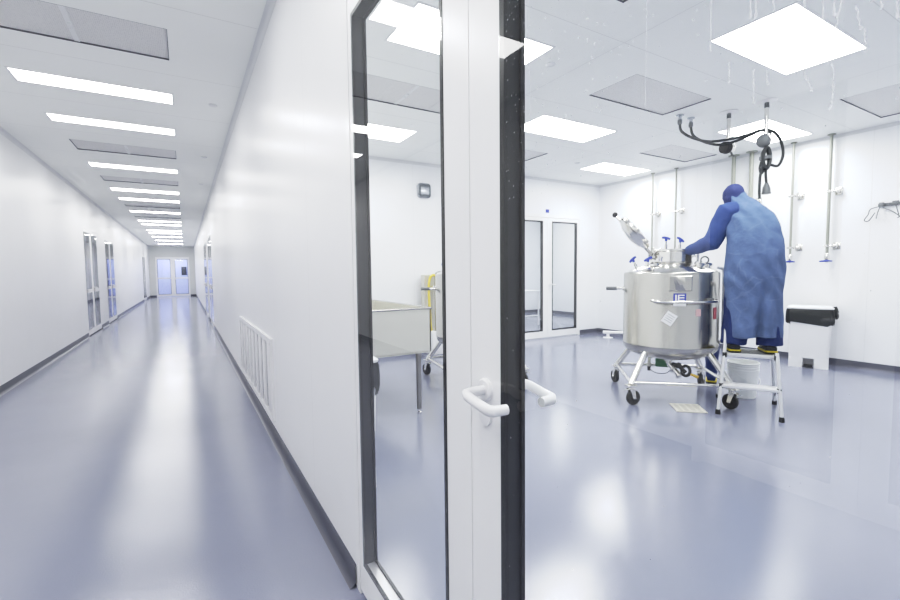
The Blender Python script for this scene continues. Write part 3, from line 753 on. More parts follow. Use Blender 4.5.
    hb = MB(); ring = [hp + (rt * math.cos(k * PI / 7) * .04 + up * math.sin(k * PI / 7) * .055) for k in range(15)]; hb.tube(ring, .016, 8, False); hb.tube([q + cam * .05 + rt * .03 + up * .02, q + rt * .10 + cam * .09, hp - up * .02], .020, 10); hb.ball(q + rt * .09 + cam * .08 + up * .01, .034, 12); hb.build('valve_grip', M['rubber'], do)
    MB().tube([hp + rt * .04 - up * .03, hp + rt * .12 - up * .06], [.013, .017], 10).build('hose_tip', M['brass'], do)
    gm = MB(); gm.box(-rt * .06 - cam * .10 + up * .365, (.14, .15, .13), Rz(math.atan2(cam.y, cam.x)), .012); gm.tube([-rt * .06 - cam * .1 + up * .42, -rt * .06 - cam * .1 + up * .5], .02, 10); gm.build('agitator_motor', M['green'], t)
    pr_ = MB(); pr_.tube([-rt * .20 - cam * .04 + up * .50, -rt * .20 - cam * .04 + up * .30], .016, 10); pr_.tube([-rt * .20 - cam * .04 + up * .34, -rt * .20 - cam * .04 + up * .30], .024, 10); po = pr_.build('probe', M['satin'], t)
    MB().tube([-rt * .20 - cam * .04 + up * .30, -rt * .20 - cam * .04 + up * .25], .018, 10).build('probe_cap', M['rubber'], po)
    wr = MB(); wr.tube([-rt * .2 - cam * .04 + up * .27, -rt * .12 + up * .235, -rt * .03 + up * .24, rt * .02 + up * .28], .004, 6, smooth=6); wr.build('cable', M['hose'], t)
    return t

make_tank((4.61, 3.015, 0), math.radians(-42.5), 'stainless steel mixing tank on casters with open lid, blue valves and white sticker')
make_tank((3.17, 4.78, 0), math.radians(-12), 'second wheeled steel tank, mostly hidden behind the white door stiles', detail=False)

# ================================================================== STEP LADDER AND PEOPLE
LC = (4.79, 2.28, 0); LA = math.radians(-61.6)
lad = thing('step_ladder', 'white aluminium two-step ladder with tall handrail in front of the tank', 'step ladder', LC, LA)
FW, FD = .25, .315; PW, PZ = .202, .585; PF, PB = -.20, .15
def lp(*p): return V(p)
MB().tube([(-FW, -FD, .02), (-PW - .005, PF - .01, PZ), (-PW + .01, PF + .10, 1.20), (-PW + .012, PF + .13, 1.255), (-PW + .012, PF + .18, 1.285), (-PW + .012, PF + .26, 1.27), (-PW + .01, PB, .95), (-PW, PB + .01, PZ - .02)], .0155, 12).build('handrail', M['alu'], lad)
MB().tube([(FW, -FD, .02), (PW + .005, PF - .01, PZ + .03)], .0165, 12).build('front_leg', M['alu'], lad)
for s_ in (-1, 1):
    MB().tube([(s_ * FW, FD, .02), (s_ * PW, PB, PZ)], .0155, 12).build('rear_leg', M['alu'], lad)
pf = MB().span((-PW, PF, PZ - .035), (PW, PB, PZ), .008); pf.build('platform', M['alu'], lad)
gr = MB()
for k in range(6): gr.span((-PW + .02, PF + .03 + .05 * k, PZ), (PW - .02, PF + .05 + .05 * k, PZ + .003))
gr.build('tread_strip', M['greyfit'], lad)
fz = .285; ff = -FD + (PF + FD) * fz / PZ; fw = FW + (PW - FW) * fz / PZ
MB().span((-fw, ff - .03, fz - .03), (fw, ff + .13, fz), .008).build('lower_step', M['alu'], lad)
for s_ in (-1, 1):
    MB().box((s_ * (fw + .002), ff, fz - .015), (.035, .05, .05), None, .008).build('step_joint', M['rubber'], lad)
    MB().box((s_ * (PW + .004), PF - .005, PZ - .02), (.035, .05, .05), None, .008).build('platform_joint', M['rubber'], lad)
    MB().tube([(s_ * fw, ff + .12, fz - .02), (s_ * FW * .98, FD - .04, .10)], .006, 8).build('brace', M['greyfit'], lad)
    for y in (-FD, FD):
        MB().lathe([(.0, 0), (.023, 0), (.022, .03), (.018, .045), (.0, .045)], (s_ * FW, y, 0), 14, caps=False).build('rubber_foot', M['rubber'], lad)

def fuse(name, mb, m, parent, voxel=.012, smooth=4, wrinkle=0.0, wscale=6.0):
    """joins overlapping forms into one continuous skin"""
    me = mb.mesh(name + '_form', None, False)
    o = bpy.data.objects.new(name + '_form', me); C.objects.link(o)
    r = o.modifiers.new('r', 'REMESH'); r.mode = 'VOXEL'; r.voxel_size = voxel
    s = o.modifiers.new('s', 'SMOOTH'); s.factor = .5; s.iterations = smooth
    dg = bpy.context.evaluated_depsgraph_get()
    out = bpy.data.meshes.new_from_object(o.evaluated_get(dg))
    bpy.data.objects.remove(o); bpy.data.meshes.remove(me)
    if wrinkle:
        for v in out.vertices:
            p = v.co
            d = noise.noise(V((p.x * wscale * 1.5, p.y * wscale, p.z * wscale * .55))) + .5 * noise.noise(V((p.x * wscale * 2.6 + 9, p.y * wscale * 2, p.z * wscale * 1.4 + p.x * 6)))
            v.co = p + v.normal * d * wrinkle
    out.name = name
    out.materials.clear(); out.materials.append(m)
    out.polygons.foreach_set('use_smooth', [True] * len(out.polygons))
    ob = bpy.data.objects.new(name, out); C.objects.link(ob); ob.parent = parent
    return ob

def ellipse(c, rx, ry, k=24, tilt=0.0, twist=0.0):
    out = []
    for i in range(k):
        a_ = 2 * PI * i / k
        q = V((rx * math.cos(a_), ry * math.sin(a_), 0)); q = Rz(twist) @ (Rx(tilt) @ q)
        out.append(V(c) + q)
    return out

# person on the platform: local +Y is the way they face, origin between the feet
fa = math.radians(40)
pc = V(LC) + Rz(LA) @ V((.012, -.085, PZ + .003))
per = thing('person', 'person in blue gown and dark cap on ladder, reaching over the tank', 'person', pc, fa - PI / 2)
Lsh, Lel, Lwr = V((-.215, .10, 1.375)), V((-.345, .08, 1.075)), V((-.535, .30, 1.005))
Rsh, Rel, Rwr = V((.08, .13, 1.26)), V((.12, .29, 1.05)), V((.0, .43, 1.05))
hd = V((-.135, .245, 1.515))
# body: torso, neck, legs, arms in one skin
b = MB()
b.loft([ellipse((0, 0, .84), .15, .10), ellipse((0, -.01, .95), .17, .115), ellipse((-.01, .02, 1.08), .15, .10), ellipse((-.02, .06, 1.24), .175, .11), ellipse((-.03, .095, 1.35), .15, .08), ellipse((-.06, .125, 1.42), .075, .05), ellipse((-.088, .155, 1.465), .048, .042), ellipse((-.115, .19, 1.52), .048, .045)])
for s_ in (-1, 1):
    b.tube([(s_ * .09, 0, .93), (s_ * .13, .015, .52), (s_ * .155, .01, .30), (s_ * .16, 0, .09)], [.095, .068, .062, .042], 16)
b.tube([Lsh, (Lsh + Lel) / 2, Lel, (Lel + Lwr) / 2, Lwr], [.058, .052, .044, .040, .029], 14)
b.tube([Rsh, (Rsh + Rel) / 2, Rel, (Rel + Rwr) / 2, Rwr], [.058, .052, .044, .040, .029], 14)
# head: cranium, jaw, nose, ears, brow
hz = (V((-.25, .97, -.22))).normalized()          # the way the face looks
hx = hz.cross(V((0, 0, 1))).normalized(); hu = hx.cross(hz)
hm = Matrix((hx, hz, hu)).transposed()
def hp_(x, y, z): return hd + hm @ V((x, y, z))
b.ball(hp_(0, -.01, .03), .095, 20, (.82, 1.0, .95), hm); b.ball(hp_(0, .03, -.045), .07, 16, (.80, .9, 1.0), hm)
b.ball(hp_(0, .06, -.085), .028, 12, (1, .9, .8), hm)
b.tube([hp_(0, .082, .02), hp_(0, .102, -.015), hp_(0, .105, -.028)], [.009, .014, .016], 10)
for s_ in (-1, 1):
    b.ball(hp_(s_ * .070, .012, -.01), .026, 12, (.35, .6, 1), hm)
    b.ball(hp_(s_ * .017, .098, -.027), .010, 8)
b.tube([hp_(-.025, .083, -.055), hp_(0, .09, -.054), hp_(.025, .083, -.055)], [.006, .009, .006], 8)
b.tube([hp_(-.04, .078, .035), hp_(0, .088, .03), hp_(.04, .078, .035)], [.009, .008, .009], 8)
fuse('body', b, M['skin'], per, .010, 3)
for s_ in (-1, 1):
    MB().ball(hp_(s_ * .03, .079, .015), .011, 12).build('eye', M['paper'], per)
# surgical cap over the hair
cp = MB().ball(hp_(0, -.025, .045), .108, 24, (.90, 1.02, .95), hm).ball(hp_(0, -.03, -.005), .104, 20, (.93, .88, .98), hm).ball(hp_(.045, -.045, -.06), .068, 16).ball(hp_(.0, -.06, -.06), .065, 16); fuse('cap', cp, M['cap'], per, .010, 2, .006, 18)
MB().tube([hp_(.088 * math.sin(k * PI / 9 - PI * .5 + PI * .5), 0, 0) if False else hp_(.09 * math.cos(k * PI / 12), -.02 + .10 * math.sin(k * PI / 12), .03 - .01 * math.sin(k * PI / 12)) for k in range(25)], .007, 8, False).build('cap_band', M['cap'], per)
# trousers
tr = MB()
for s_ in (-1, 1):
    tr.tube([(s_ * .10, 0, .90), (s_ * .125, .01, .52), (s_ * .14, 0, .26), (s_ * .15, -.005, .075)], [.125, .112, .112, .112], 20)
tr.loft([ellipse((0, 0, .80), .19, .13), ellipse((0, 0, 1.0), .185, .125)])
fuse('trousers', tr, M['scrubs'], per, .014, 4, .010, 9)
# gown: loose body and sleeves
g = MB()
g.loft([ellipse((.01, .0, .15), .245, .17, 32), ellipse((.01, .0, .40), .245, .175, 32), ellipse((.005, -.005, .70), .25, .18, 32), ellipse((.005, .0, .95), .25, .18, 32), ellipse((.005, .015, 1.10), .243, .17, 32, .1), ellipse((-.008, .04, 1.22), .225, .16, 32, .16),
        ellipse((-.03, .07, 1.34), .20, .14, 32, .22), ellipse((-.05, .09, 1.42), .155, .115, 32, .3), ellipse((-.06, .125, 1.48), .115, .085, 32, .38), ellipse((-.09, .15, 1.515), .085, .078, 32, .4), ellipse((-.105, .175, 1.545), .078, .076, 32, .4), ellipse((-.118, .20, 1.585), .074, .074, 32, .4)])
gown = fuse('gown', g, M['gown'], per, .012, 5, .016, 6)
for v in gown.data.vertices:        # the cloth falls in between the legs and hangs in slanting folds
    p = v.co
    if p.y < .03 and p.z < .75:
        k = (1 - p.z / .75)
        p.y += .075 * k * math.exp(-((p.x - .035 - .06 * (p.z - .3)) / .03) ** 2)
    p.y += .007 * math.sin(p.x * 46 + p.z * 20 + 2 * math.sin(p.z * 9))
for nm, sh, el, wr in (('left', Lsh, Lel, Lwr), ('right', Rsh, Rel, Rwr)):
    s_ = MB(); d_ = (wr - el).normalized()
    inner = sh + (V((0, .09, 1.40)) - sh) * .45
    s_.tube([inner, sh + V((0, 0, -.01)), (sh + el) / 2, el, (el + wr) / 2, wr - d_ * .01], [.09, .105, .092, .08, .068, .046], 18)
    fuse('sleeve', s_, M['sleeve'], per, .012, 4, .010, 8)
    MB().tube([wr - d_ * .03, wr + d_ * .015], [.038, .036], 14).build('cuff', M['paper'], per)
# gloved hands
def hand(wr, fwd, palm, curl, mirror):
    fwd = V(fwd).normalized(); palm = V(palm); palm = (palm - fwd * palm.dot(fwd)).normalized(); sd = fwd.cross(palm) * mirror
    h = MB()
    h.loft([[wr + fwd * t_ + sd * (w_ * math.cos(2 * PI * k / 14)) + palm * (th * math.sin(2 * PI * k / 14)) for k in range(14)] for t_, w_, th in ((-.02, .028, .022), (.0, .028, .02), (.03, .038, .019), (.065, .043, .017), (.088, .042, .014))])
    for i, (off, ln) in enumerate(((-.032, .068), (-.011, .077), (.011, .073), (.031, .058))):
        p = wr + fwd * .082 + sd * off; a_ = 0; pts = [p - fwd * .02, p]
        for k, f_ in enumerate((.45, .32, .23)):
            a_ += curl * (1, 1.1, .7)[k]; p = p + (fwd * math.cos(a_) + palm * math.sin(a_)) * ln * f_ + sd * off * .06; pts.append(p)
        h.tube(pts, [.0095, .0095, .009, .0082, .0068], 10)
    p = wr + fwd * .03 - sd * .034; h.tube([p + sd * .012, p - sd * .018 + fwd * .022 + palm * .008, p - sd * .028 + fwd * .048 + palm * .018, p - sd * .026 + fwd * .07 + palm * .028], [.014, .0125, .0105, .008], 10)
    return fuse('gloved_hand', h, M['glove'], per, .005, 2)
hand(Lwr, (-.55, .75, -.32), (.1, -.3, -1), .35, -1)
hand(Rwr, (-.5, .8, -.3), (-.1, -.3, -1), .4, 1)
# shoes with a yellow line at the sole
for s_ in (-1, 1):
    x = s_ * .15
    sh = MB()
    sh.loft([[V((x + w_ * math.cos(2 * PI * k / 18), y, zc + hh * math.sin(2 * PI * k / 18))) for k in range(18)] for y, w_, zc, hh in ((-.078, .03, .045, .03), (-.07, .046, .05, .042), (-.02, .05, .055, .05), (.05, .052, .048, .042), (.12, .055, .036, .03), (.17, .045, .03, .022), (.19, .022, .026, .014))])
    so = sh.build('shoe', M['shoe'], per)
    MB().loft([[V((x + s2 * (w_ + .004), y, z_)) for s2, z_ in ((-1, 0), (1, 0), (1, .018), (-1, .018))] for y, w_ in ((-.084, .032), (-.07, .046), (-.02, .049), (.05, .052), (.12, .054), (.17, .044), (.19, .02))]).build('sole', M['shoe'], so)
    MB().loft([[V((x + s2 * (w_ + .0055), y, z_)) for s2, z_ in ((-1, .018), (1, .018), (1, .031), (-1, .031))] for y, w_ in ((-.086, .034), (-.07, .0475), (-.02, .0505), (.05, .053), (.12, .055), (.17, .045), (.192, .02))]).build('yellow_line', M['yellow2'], so)

# made-up boot in place of a trousered leg and shoe behind the caster
bt = thing('stand_in_boot', 'navy boot standing in for a leg and shoe on the floor behind the tank leg', 'boot', (5.57, 3.07, 0), math.radians(-62))
up_ = MB(); up_.tube([(0, 0, .07), (0, 0, .25), (0, .0, .50)], [.062, .07, .085], 18)
up_.loft([[V((w_ * math.cos(2 * PI * k / 18), y, zc + hh * math.sin(2 * PI * k / 18))) for k in range(18)] for y, w_, zc, hh in ((-.085, .03, .05, .03), (-.07, .048, .06, .05), (0, .052, .07, .06), (.07, .052, .055, .045), (.14, .052, .042, .03), (.19, .03, .036, .018))])
fuse('boot_upper', up_, M['scrubs'], bt, .010, 3)
MB().loft([[V((s2 * (w_ + .004), y, z_)) for s2, z_ in ((-1, 0), (1, 0), (1, .02), (-1, .02))] for y, w_ in ((-.09, .032), (-.07, .05), (0, .054), (.07, .054), (.14, .053), (.195, .03))]).build('sole', M['shoe'], bt)
MB().loft([[V((s2 * (w_ + .006), y, z_)) for s2, z_ in ((-1, .02), (1, .02), (1, .034), (-1, .034))] for y, w_ in ((-.092, .034), (-.07, .051), (0, .055), (.07, .055), (.14, .054), (.197, .03))]).build('yellow_line', M['yellow2'], bt)

# white pail under the ladder
pl = thing('plastic_pail', 'white plastic pail standing under the ladder', 'bucket', (5.235, 2.545, 0))
MB().lathe([(.0, .004), (.118, .004), (.122, 0), (.126, .004), (.145, .27), (.148, .375), (.144, .375), (.138, .27), (.12, .012), (.0, .012)], seg=40, caps=False).build('pail_body', M['pail'], pl)
rm = MB()
for z in (.30, .33, .352): rm.lathe([(.145, z), (.152, z + .002), (.152, z + .008), (.145, z + .01)], seg=40, caps=False)
rm.lathe([(.143, .372), (.154, .372), (.156, .38), (.15, .385), (.143, .382)], seg=40, caps=False); rm.build('rim', M['pail'], pl)
MB().tube([V((-.15, .03, .29)), V((-.12, -.11, .2)), V((0, -.155, .14)), V((.12, -.11, .2)), V((.15, .03, .29))], .003, 8, smooth=6).build('bail_handle', M['pail'], pl)

# ================================================================== WASTE BINS
def make_bin(loc, rotz, label, k=1.0):
    t = thing('waste_bin', label, 'bin', loc, rotz, 'white pedal bins with black liners')
    hw, hd_, hh = .232, .19, .835
    b_ = MB()
    def rr(w, d, z, c=.035, n=5):
        out = []
        for sx, sy, a0 in ((1, 1, 0), (-1, 1, PI / 2), (-1, -1, PI), (1, -1, 3 * PI / 2)):
            for i in range(n): 
                a_ = a0 + PI / 2 * i / (n - 1); out.append(V((sx * (w - c) + c * math.cos(a_), sy * (d - c) + c * math.sin(a_), z)))
        return out
    # body in panels so that the pedal recess at the foot stays open
    rw, rz = .062, .135
    b_.loft([rr(hw * .95, hd_ * .93, rz), rr(hw, hd_, hh * .55), rr(hw * 1.06, hd_ * 1.06, hh - .03)])
    for s_ in (-1, 1): b_.span((s_ * rw, -hd_ * .93, 0), (s_ * hw * .95, hd_ * .90, rz))
    b_.span((-rw, -.02, 0), (rw, hd_ * .9, rz))
    b_.build('bin_body', M['white'], t)
    p = MB().box((0, -hd_ * .93 - .005, .035), (.10, .09, .02), Rx(.12), .005); p.build('pedal', M['rubber'], t)
    # liner folded over the rim
    lg = MB(); rings = []
    for z, o_ in ((hh - .0, 1.09), (hh - .03, 1.13), (hh - .10, 1.14), (hh - .16, 1.13), (hh - .20, 1.09)):
        rg = rr(hw * o_, hd_ * o_, z, .05, 9)
        for i, q in enumerate(rg):
            f_ = (hh - z) / .2
            sag = math.cos((q.x) / hw * 1.2)
            q.z -= f_ * .085 * (sag - .35 + .4 * math.sin(i * 1.9)); w_ = .012 * f_ * math.sin(i * 2.3) + .008 * math.sin(i * 4.1 + 1); d = V((q.x, q.y, 0)).normalized(); q += d * w_
        rings.append(rg)
    lg.loft(rings, False); lg.build('liner', M['bag'], t)
    kn = MB(); kn.ball((hw * 1.17, -.08, hh - .035), .035, 12, (.8, 1, 1.2)); kn.ball((hw * 1.24, -.07, hh - .095), .035, 12, (.7, 1, 1.5)); kn.tube([(hw * 1.15, -.08, hh + .03), (hw * 1.2, -.075, hh - .05)], [.02, .035], 10); kn.build('liner_knot', M['bag'], t)
    l_ = MB(); l_.loft([rr(hw * 1.10, hd_ * 1.10, hh - .005), rr(hw * 1.12, hd_ * 1.12, hh + .004), rr(hw * 1.12, hd_ * 1.12, hh + .012), rr(hw * 1.0, hd_ * 1.0, hh + .028), rr(hw * .6, hd_ * .6, hh + .033)]); l_.build('lid', M['white'], t)
    return t
make_bin((7.64, 2.85, 0), math.radians(-70), 'white pedal bin with black liner by the pipe wall, right of the ladder')
sb = make_bin((.862, 2.87, 0), math.radians(95), 'white bin with black liner just inside the glazed door, below the trough')
sb.scale = (.85, .80, 1)

# ================================================================== STEEL TROUGH, HOSE STAND
SX0, SX1, SY0, SY1, SZ0, SZ1 = .72, 2.06, 3.86, 5.35, .625, 1.05
ts = thing('steel_trough', 'large stainless steel trough on round legs behind the glazed door', 'sink', ((SX0 + SX1) / 2, (SY0 + SY1) / 2, 0))
w, d = (SX1 - SX0) / 2, (SY1 - SY0) / 2; e = .012; fl_ = .03
mb = MB()
mb.span((-w, -d, SZ0), (w, -d + e, SZ1)); mb.span((-w, d - e, SZ0), (w, d, SZ1)); mb.span((-w, -d, SZ0), (-w + e, d, SZ1)); mb.span((w - e, -d, SZ0), (w, d, SZ1)); mb.span((-w, -d, SZ0 - .01), (w, d, SZ0 + .004))
mb.build('basin', M['satin'], ts, False)
rim = MB(); q = .011
rim.tube([(-w, -d, SZ1), (w, -d, SZ1)], q, 10); rim.tube([(w, -d, SZ1), (w, d, SZ1)], q, 10); rim.tube([(w, d, SZ1), (-w, d, SZ1)], q, 10); rim.tube([(-w, d, SZ1), (-w, -d, SZ1)], q, 10)
rim.build('rolled_rim', M['steel'], ts)
for x, y in ((-w + .11, -d + .06), (w - .11, -d + .06), (w - .11, d - .1), (-w + .11, d - .1)):
    lg = MB(); lg.tube([(x, y, .05), (x, y, SZ0)], .025, 14); lg.tube([(x, y, SZ0 - .06), (x, y, SZ0)], .03, 14); lo = lg.build('leg', M['steel_dark'], ts)
    MB().lathe([(0, 0), (.02, 0), (.02, .02), (.013, .025), (.013, .06), (0, .06)], (x, y, 0), 12, caps=False).build('levelling_foot', M['steel_light'], lo)

hs = thing('hose_stand', 'steel upright stand with white base against the back wall', 'stand', (3.68, 6.70, 0))
MB().span((-.20, .04, .40), (.62, .16, 1.36), .01).build('back_panel', M['satin'], hs, False)
MB().tube([(-.02, -.05, .35), (-.02, -.05, 1.32), (.0, -.04, 1.37), (.06, -.03, 1.39), (.5, -.03, 1.39)], .03, 12).build('upright_tube', M['steel'], hs)
MB().tube([(-.13, -.12, 1.15), (.5, -.12, 1.15)], .026, 12).build('cross_tube', M['steel_light'], hs)
MB().span((-.14, -.12, 0), (.6, .16, .40), .02).build('base_box', M['white'], hs)
yh = MB(); yh.tube([(0, .0, .42), (-.03, -.02, .5), (-.04, -.01, .8), (-.045, 0, 1.15), (-.02, .0, 1.30), (.04, 0, 1.35), (.09, .0, 1.30), (.1, 0, 1.05)], .022, 10, smooth=6)
tag(yh.build('yellow_hose', M['yellow'], None, True, (3.57, 6.66, 0)), 'yellow hose looped over the steel stand at the back wall', 'hose')

# rounded square clock on the back wall
ck = thing('wall_clock', 'small rounded square clock on the white wall above the trough', 'clock', (3.595, YD, 2.80))
cf = MB().box((0, -.03, 0), (.245, .05, .245), None, .045); cf.build('case', M['clockface'], ck)
MB().box((0, -.055, 0), (.205, .012, .205), None, .025).build('bezel', M['clockframe'], ck)
MB().box((0, -.063, -.008), (.165, .006, .125), None, .012).build('face', M['clockface'], ck)

# ================================================================== PIPES ON THE FAR WALL
def pipe_drop(y, r, ztop, zbot, label, thick=False):
    t = thing('pipe_drop', label, 'pipe', (XW - .10, y, 0), 0, 'pipe drops on the far wall')
    MB().tube([(0, 0, zbot + .06), (0, 0, H - .003)], r, 14).build('pipe', M['pipe'], t)
    MB().lathe([(0, 0), (r * 2.6, 0), (r * 2.6, -.008), (r * 1.3, -.02), (0, -.02)], (0, 0, H - .001), 20, caps=False).build('ceiling_flange', M['pipe'], t)
    for z in (2.48, 1.71):
        b_ = MB(); b_.tube([(0, .045, z), (0, -.045, z)], .012, 8); b_.lathe([(r + .001, -.018), (r + .010, -.016), (r + .010, .016), (r + .001, .018)], (0, 0, z), 16, caps=False)
        b_.tube([(.0, -.045, z - .01), (.02, -.06, z - .005), (.06, -.075, z), (.098, -.075, z)], .010, 8); b_.box((.045, -.075, z), (.05, .05, .06), None, .006); b_.box((.095, -.075, z), (.008, .09, .10), None, .003)
        b_.build('bracket', M['steel_light'], t)
    v = MB(); v.lathe([(0, -.06), (.02, -.06), (.03, -.03), (.03, .03), (.02, .06), (0, .06)], (0, 0, zbot + .05), 16, caps=False); v.tube([(0, 0, zbot - .03), (0, 0, zbot + .02)], .014, 10)
    vo = v.build('valve', M['steel_light'], t)
    MB().tube([(-.03, .075, zbot - .005), (-.035, .0, zbot), (-.03, -.075, zbot - .005)], [.010, .014, .010], 10).build('valve_handle', M['bluehandle'], vo)
    return t
PL = ['slim pipe drop on the far wall, first out from the second door corner', 'slim pipe drop on the far wall, second out from the second door corner', 'thick pale pipe drop behind the gowned person\'s cap', 'thick pale pipe drop above the gowned person\'s back', 'slim pipe drop with blue valve between the gowned person and the bin', 'slim pipe drop with blue valve directly above the waste bin']
for (y, r), l in zip(((5.567, .015), (5.085, .0155), (4.077, .031), (3.804, .031), (3.228, .016), (2.775, .019)), PL):
    pipe_drop(y, r, H, 1.50, l)

# rail with wire hooks
hk = thing('hook_rail', 'small grey wall rail with two wire hooks on the pipe wall', 'hook', (XW, 2.165, 2.225))
MB().span((-.03, -.105, -.02), (0, .105, .02), .004).span((-.06, -.105, -.02), (-.03, -.04, .035), .006).span((-.06, .04, -.025), (-.03, .09, .03), .006).build('rail', M['greyfit'], hk)
for pts in ([(-.05, .07, 0), (-.08, .09, -.10), (-.09, .10, -.18)], [(-.06, .06, -.02), (-.09, .16, -.05), (-.10, .18, -.12), (-.09, .22, -.19), (-.07, .18, -.20), (-.07, .12, -.10)], [(-.05, .05, -.04), (-.08, -.05, -.10), (-.08, -.12, -.17), (-.07, -.10, -.19)], [(-.05, -.07, 0), (-.07, -.10, -.10), (-.08, -.12, -.17)]):
    MB().tube(pts, .006, 8, smooth=6).build('wire_hook', M['greyfit'], hk)

# ================================================================== OVERHEAD HOSES
def drop_post(x, y, zb, label):
    t = thing('ceiling_post', label, 'ceiling outlet', (x, y, 0), 0, 'steel outlet posts under the ceiling')
    MB().tube([(0, 0, H - .003), (0, 0, zb)], .021, 14).build('tube', M['steel_light'], t)
    MB().lathe([(0, 0), (.10, 0), (.10, -.006), (.03, -.012), (0, -.012)], (0, 0, H - .001), 24, caps=False).build('ceiling_plate', M['white'], t)
    MB().lathe([(0, -.02), (.024, -.02), (.024, -.075), (0, -.075)], (0, 0, H), 14, caps=False).build('collar', M['greyfit'], t)
    return t
VX = V((.861, -.509, 0))         # a horizontal direction across the room
VT = V((-.87, -.49, 0))
p1 = drop_post(5.676, 3.00, 2.95, 'steel ceiling post with a round dark connector, closer to the tank')
c1 = V((0, 0, 2.85)); ax = (-VX * .9 + VT * .35).normalized()
MB().lathe([(0, -.05), (.05, -.05), (.062, -.03), (.062, .01), (.05, .02), (.0, .02)], c1 + VX * .012, 24, rot=align(ax), caps=False).build('connector_housing', M['steel_light'], p1)
MB().lathe([(0, .02), (.068, .02), (.072, .04), (.066, .085), (.03, .095), (0, .095)], c1 + VX * .012, 24, rot=align(ax), caps=False).build('connector_cap', M['rubber'], p1)
b_ = MB(); b_.tube([c1 + V((0, 0, -.03)) + VX * .03, c1 + V((0, 0, -.085)) + VX * .05, c1 + V((0, 0, -.095)) + VX * .08], .012, 8); b_.build('cap_chain', M['greyfit'], p1)
p2 = drop_post(5.689, 2.60, 2.87, 'steel ceiling post carrying the coiled black hose bundle')
c2 = V((0, 0, 2.835))
MB().lathe([(0, -.045), (.05, -.045), (.068, -.022), (.075, 0), (.070, .028), (.047, .05), (0, .055)], c2 - VX * .02, 26, rot=align(ax + VT * .8), caps=False).build('connector_housing', M['greyfit'], p2)
MB().box(c2 + VT * .06 + VX * .03 + V((0, 0, .01)), (.03, .05, .09), Rz(.5), .008).build('latch', M['steel_light'], p2)

def hose(name, pts, r, label, m='hose', cat='hose', group=None, ends=None):
    o = MB().tube(pts, r, 10, smooth=8).build(name, M[m], None); tag(o, label, cat, group); return o
# two supply hoses, from ceiling fittings to the second post
d1, d2 = V((5.253, 3.35, H)), V((5.477, 3.348, H))
for dd, l in ((d1, 'small clear ceiling fitting feeding the first black hose'), (d2, 'small clear ceiling fitting feeding the second black hose')):
    t = thing('hose_fitting', l, 'fitting', dd, 0, 'ceiling fittings of the black hoses')
    MB().lathe([(0, -.001), (.045, -.001), (.045, -.01), (.018, -.02), (.018, -.06), (0, -.06)], seg=18, caps=False).build('flange', M['clockface'], t)
    MB().lathe([(0, -.055), (.024, -.055), (.026, -.07), (.026, -.10), (.018, -.115), (0, -.115)], seg=16, caps=False).build('coupling', M['greyfit'], t)
P2 = V((5.689, 2.60, 0))
hose('supply_hose', [d1 + V((0, 0, -.10)), d1 + V((.01, -.02, -.20)), d1 + V((.08, -.13, -.30)), V((5.45, 3.08, 2.915)), V((5.56, 2.86, 2.915)), V((5.64, 2.72, 2.945)), V((5.66, 2.63, 2.955)), P2 + VX * .06 + V((0, 0, 2.92))], .015, 'black hose sagging from the outer ceiling fitting to the coiled bundle', group='black hoses under the ceiling')
hose('supply_hose', [d2 + V((0, 0, -.10)), d2 + V((.01, -.03, -.22)), d2 + V((.06, -.16, -.33)), V((5.58, 3.02, 2.88)), V((5.62, 2.84, 2.90)), V((5.66, 2.70, 2.945)), V((5.70, 2.62, 2.965)), P2 + VX * .09 + V((0, 0, 2.93)), P2 + VX * .17 + V((0, 0, 2.83)), P2 + VX * .20 + V((0, 0, 2.68)), P2 + VX * .15 + V((0, 0, 2.56)), P2 + VX * .06 + V((0, 0, 2.57))], .015, 'black hose from the inner ceiling fitting, looping round beside the post', group='black hoses under the ceiling')
# bundle of coils tied under the post
hb = thing('coiled_hose', 'bundle of coiled black hose tied below the second ceiling post', 'hose', tuple(P2))
mb = MB()
for k in range(5):
    off = VT * (.02 * k - .05); z0 = 2.64; pts = []
    for i in range(17):
        a_ = 2 * PI * i / 16; pts.append(off + VX * (.012 + (.038 + .004 * (k % 3)) * math.cos(a_)) + V((0, 0, z0 + (.115 - .012 * (k % 2)) * math.sin(a_) )))
    mb.tube(pts, .019, 8, False)
mb.build('coils', M['hose'], hb)
MB().lathe([(.05, -.02), (.062, -.018), (.062, .018), (.05, .02)], (0.01, 0, 2.645), 18, caps=False).build('tie', M['greyfit'], hb)
mb = MB(); mb.tube([VX * -.045 + V((0, 0, 2.60)), VX * -.06 + V((0, 0, 2.53)), VX * -.04 + V((0, 0, 2.47)), V((0, 0, 2.52))], .012, 8, smooth=6); mb.build('short_loop', M['hose'], hb)
hose('hanging_hose', [P2 - VX * .02 + V((0, 0, 2.56)), P2 - VX * .05 + V((0, 0, 2.45)), P2 - VX * .055 + V((0, 0, 2.30)), P2 - VX * .05 + V((0, 0, 2.19))], .014, 'black hose hanging straight down behind the gowned person\'s shoulder', group='black hoses under the ceiling')
pg = thing('hanging_plug', 'black plug hanging on a short cable from the coiled hose', 'plug', tuple(P2 + VX * .012))
MB().tube([V((0, 0, 2.55)), V((.0, 0, 2.45)), VX * .012 + V((0, 0, 2.36))], .013, 10, smooth=5).build('cable', M['hose'], pg)
MB().lathe([(0, .12), (.018, .12), (.024, .10), (.034, .075), (.040, .05), (.040, .02), (.046, .018), (.046, 0), (0, 0)], VX * .012 + V((0, 0, 2.245)), 18, caps=False).build('plug_body', M['greyfit'], pg)

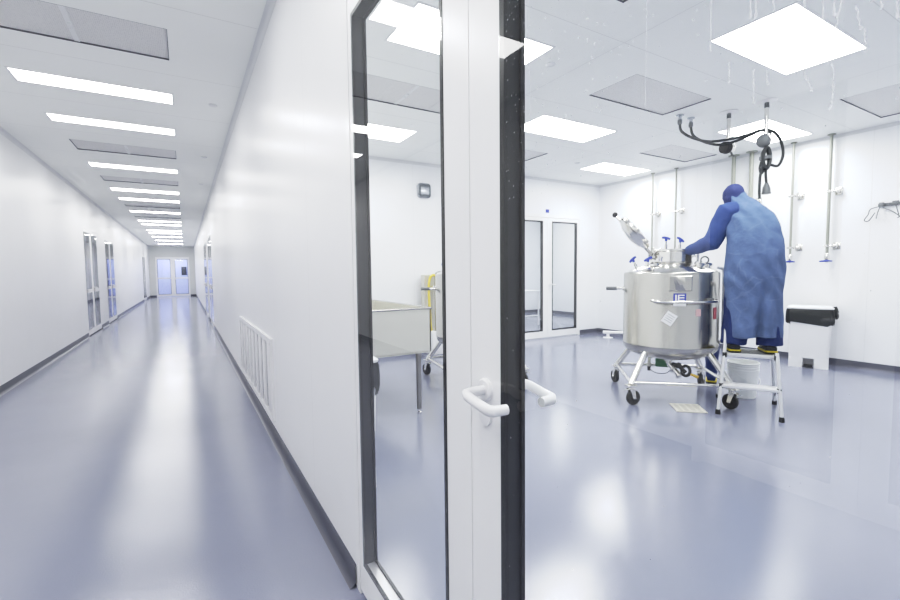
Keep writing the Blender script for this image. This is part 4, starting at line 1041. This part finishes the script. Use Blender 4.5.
# ================================================================== FLOOR DETAILS
gt = thing('floor_drain', 'tan slotted drain grate in the floor in front of the tank', 'drain', (4.31, 2.60, 0), math.radians(-42))
mb = MB(); mb.span((-.14, -.14, .0), (.14, .14, .004)); mb.build('plate', M['darkhole'], gt, False)
mb = MB()
for k in range(7): mb.span((-.14, -.135 + .043 * k, .003), (.14, -.115 + .043 * k, .008))
for k in range(5): mb.span((-.135 + .0615 * k, -.135, .003), (-.115 + .0615 * k, .14, .007))
mb.build('grate_bars', M['grate'], gt, False)

fs = thing('floor_pipe', 'low white pipe on a round foot beside the room corner', 'pipe', (7.52, 6.28, 0), math.radians(-55))
MB().lathe([(0, 0), (.10, 0), (.10, .01), (.03, .018), (0, .018)], seg=20, caps=False).build('base', M['white'], fs)
MB().tube([(0, 0, .01), (0, 0, .10)], .03, 12).build('post', M['white'], fs)
MB().tube([(-.10, 0, .115), (.85, 0, .115)], .032, 12).build('rail', M['white'], fs)

# ================================================================== CAMERA, WORLD, RENDER LOOK
cam = bpy.data.cameras.new('camera'); co = bpy.data.objects.new('camera', cam); C.objects.link(co)
cam.sensor_width = 36; cam.lens = 447.15 / 900 * 36; cam.clip_start = .02; cam.clip_end = 200
ya, pi_, ro = math.radians(30.592), math.radians(3.583), math.radians(-.6277)
F = V((math.sin(ya) * math.cos(pi_), math.cos(ya) * math.cos(pi_), -math.sin(pi_)))
Rt = V((math.cos(ya), -math.sin(ya), 0)); U = Rt.cross(F)
A_ = Rt * math.cos(ro) + U * math.sin(ro); B_ = -Rt * math.sin(ro) + U * math.cos(ro)
mt = Matrix((A_, B_, -F)).transposed().to_4x4(); mt.translation = V((0, 0, 1.4))
co.matrix_world = mt
sc = bpy.context.scene
sc.camera = co
w_ = bpy.data.worlds.new('world'); sc.world = w_; w_.use_nodes = True
w_.node_tree.nodes['Background'].inputs[0].default_value = (.8, .85, 1, 1); w_.node_tree.nodes['Background'].inputs[1].default_value = .3
sc.view_settings.view_transform = 'Standard'; sc.view_settings.look = 'None'
sc.view_settings.exposure = 1.12
sc.view_settings.gamma = 1.06
vs = sc.view_settings; vs.use_curve_mapping = True
cm = vs.curve_mapping; cv = cm.curves[3]
for x_, y_ in ((.0138, .0132), (.055, .062), (.165, .222), (.30, .345), (.46, .425)): cv.points.new(x_, y_)
cv.points[-1].location = (1.0, .95)
cm.extend = 'EXTRAPOLATED'; cm.update()
cy = sc.cycles
cy.max_bounces = 14; cy.diffuse_bounces = 9; cy.glossy_bounces = 6; cy.transparent_max_bounces = 20
cy.use_denoising = True
cy.sample_clamp_indirect = 6
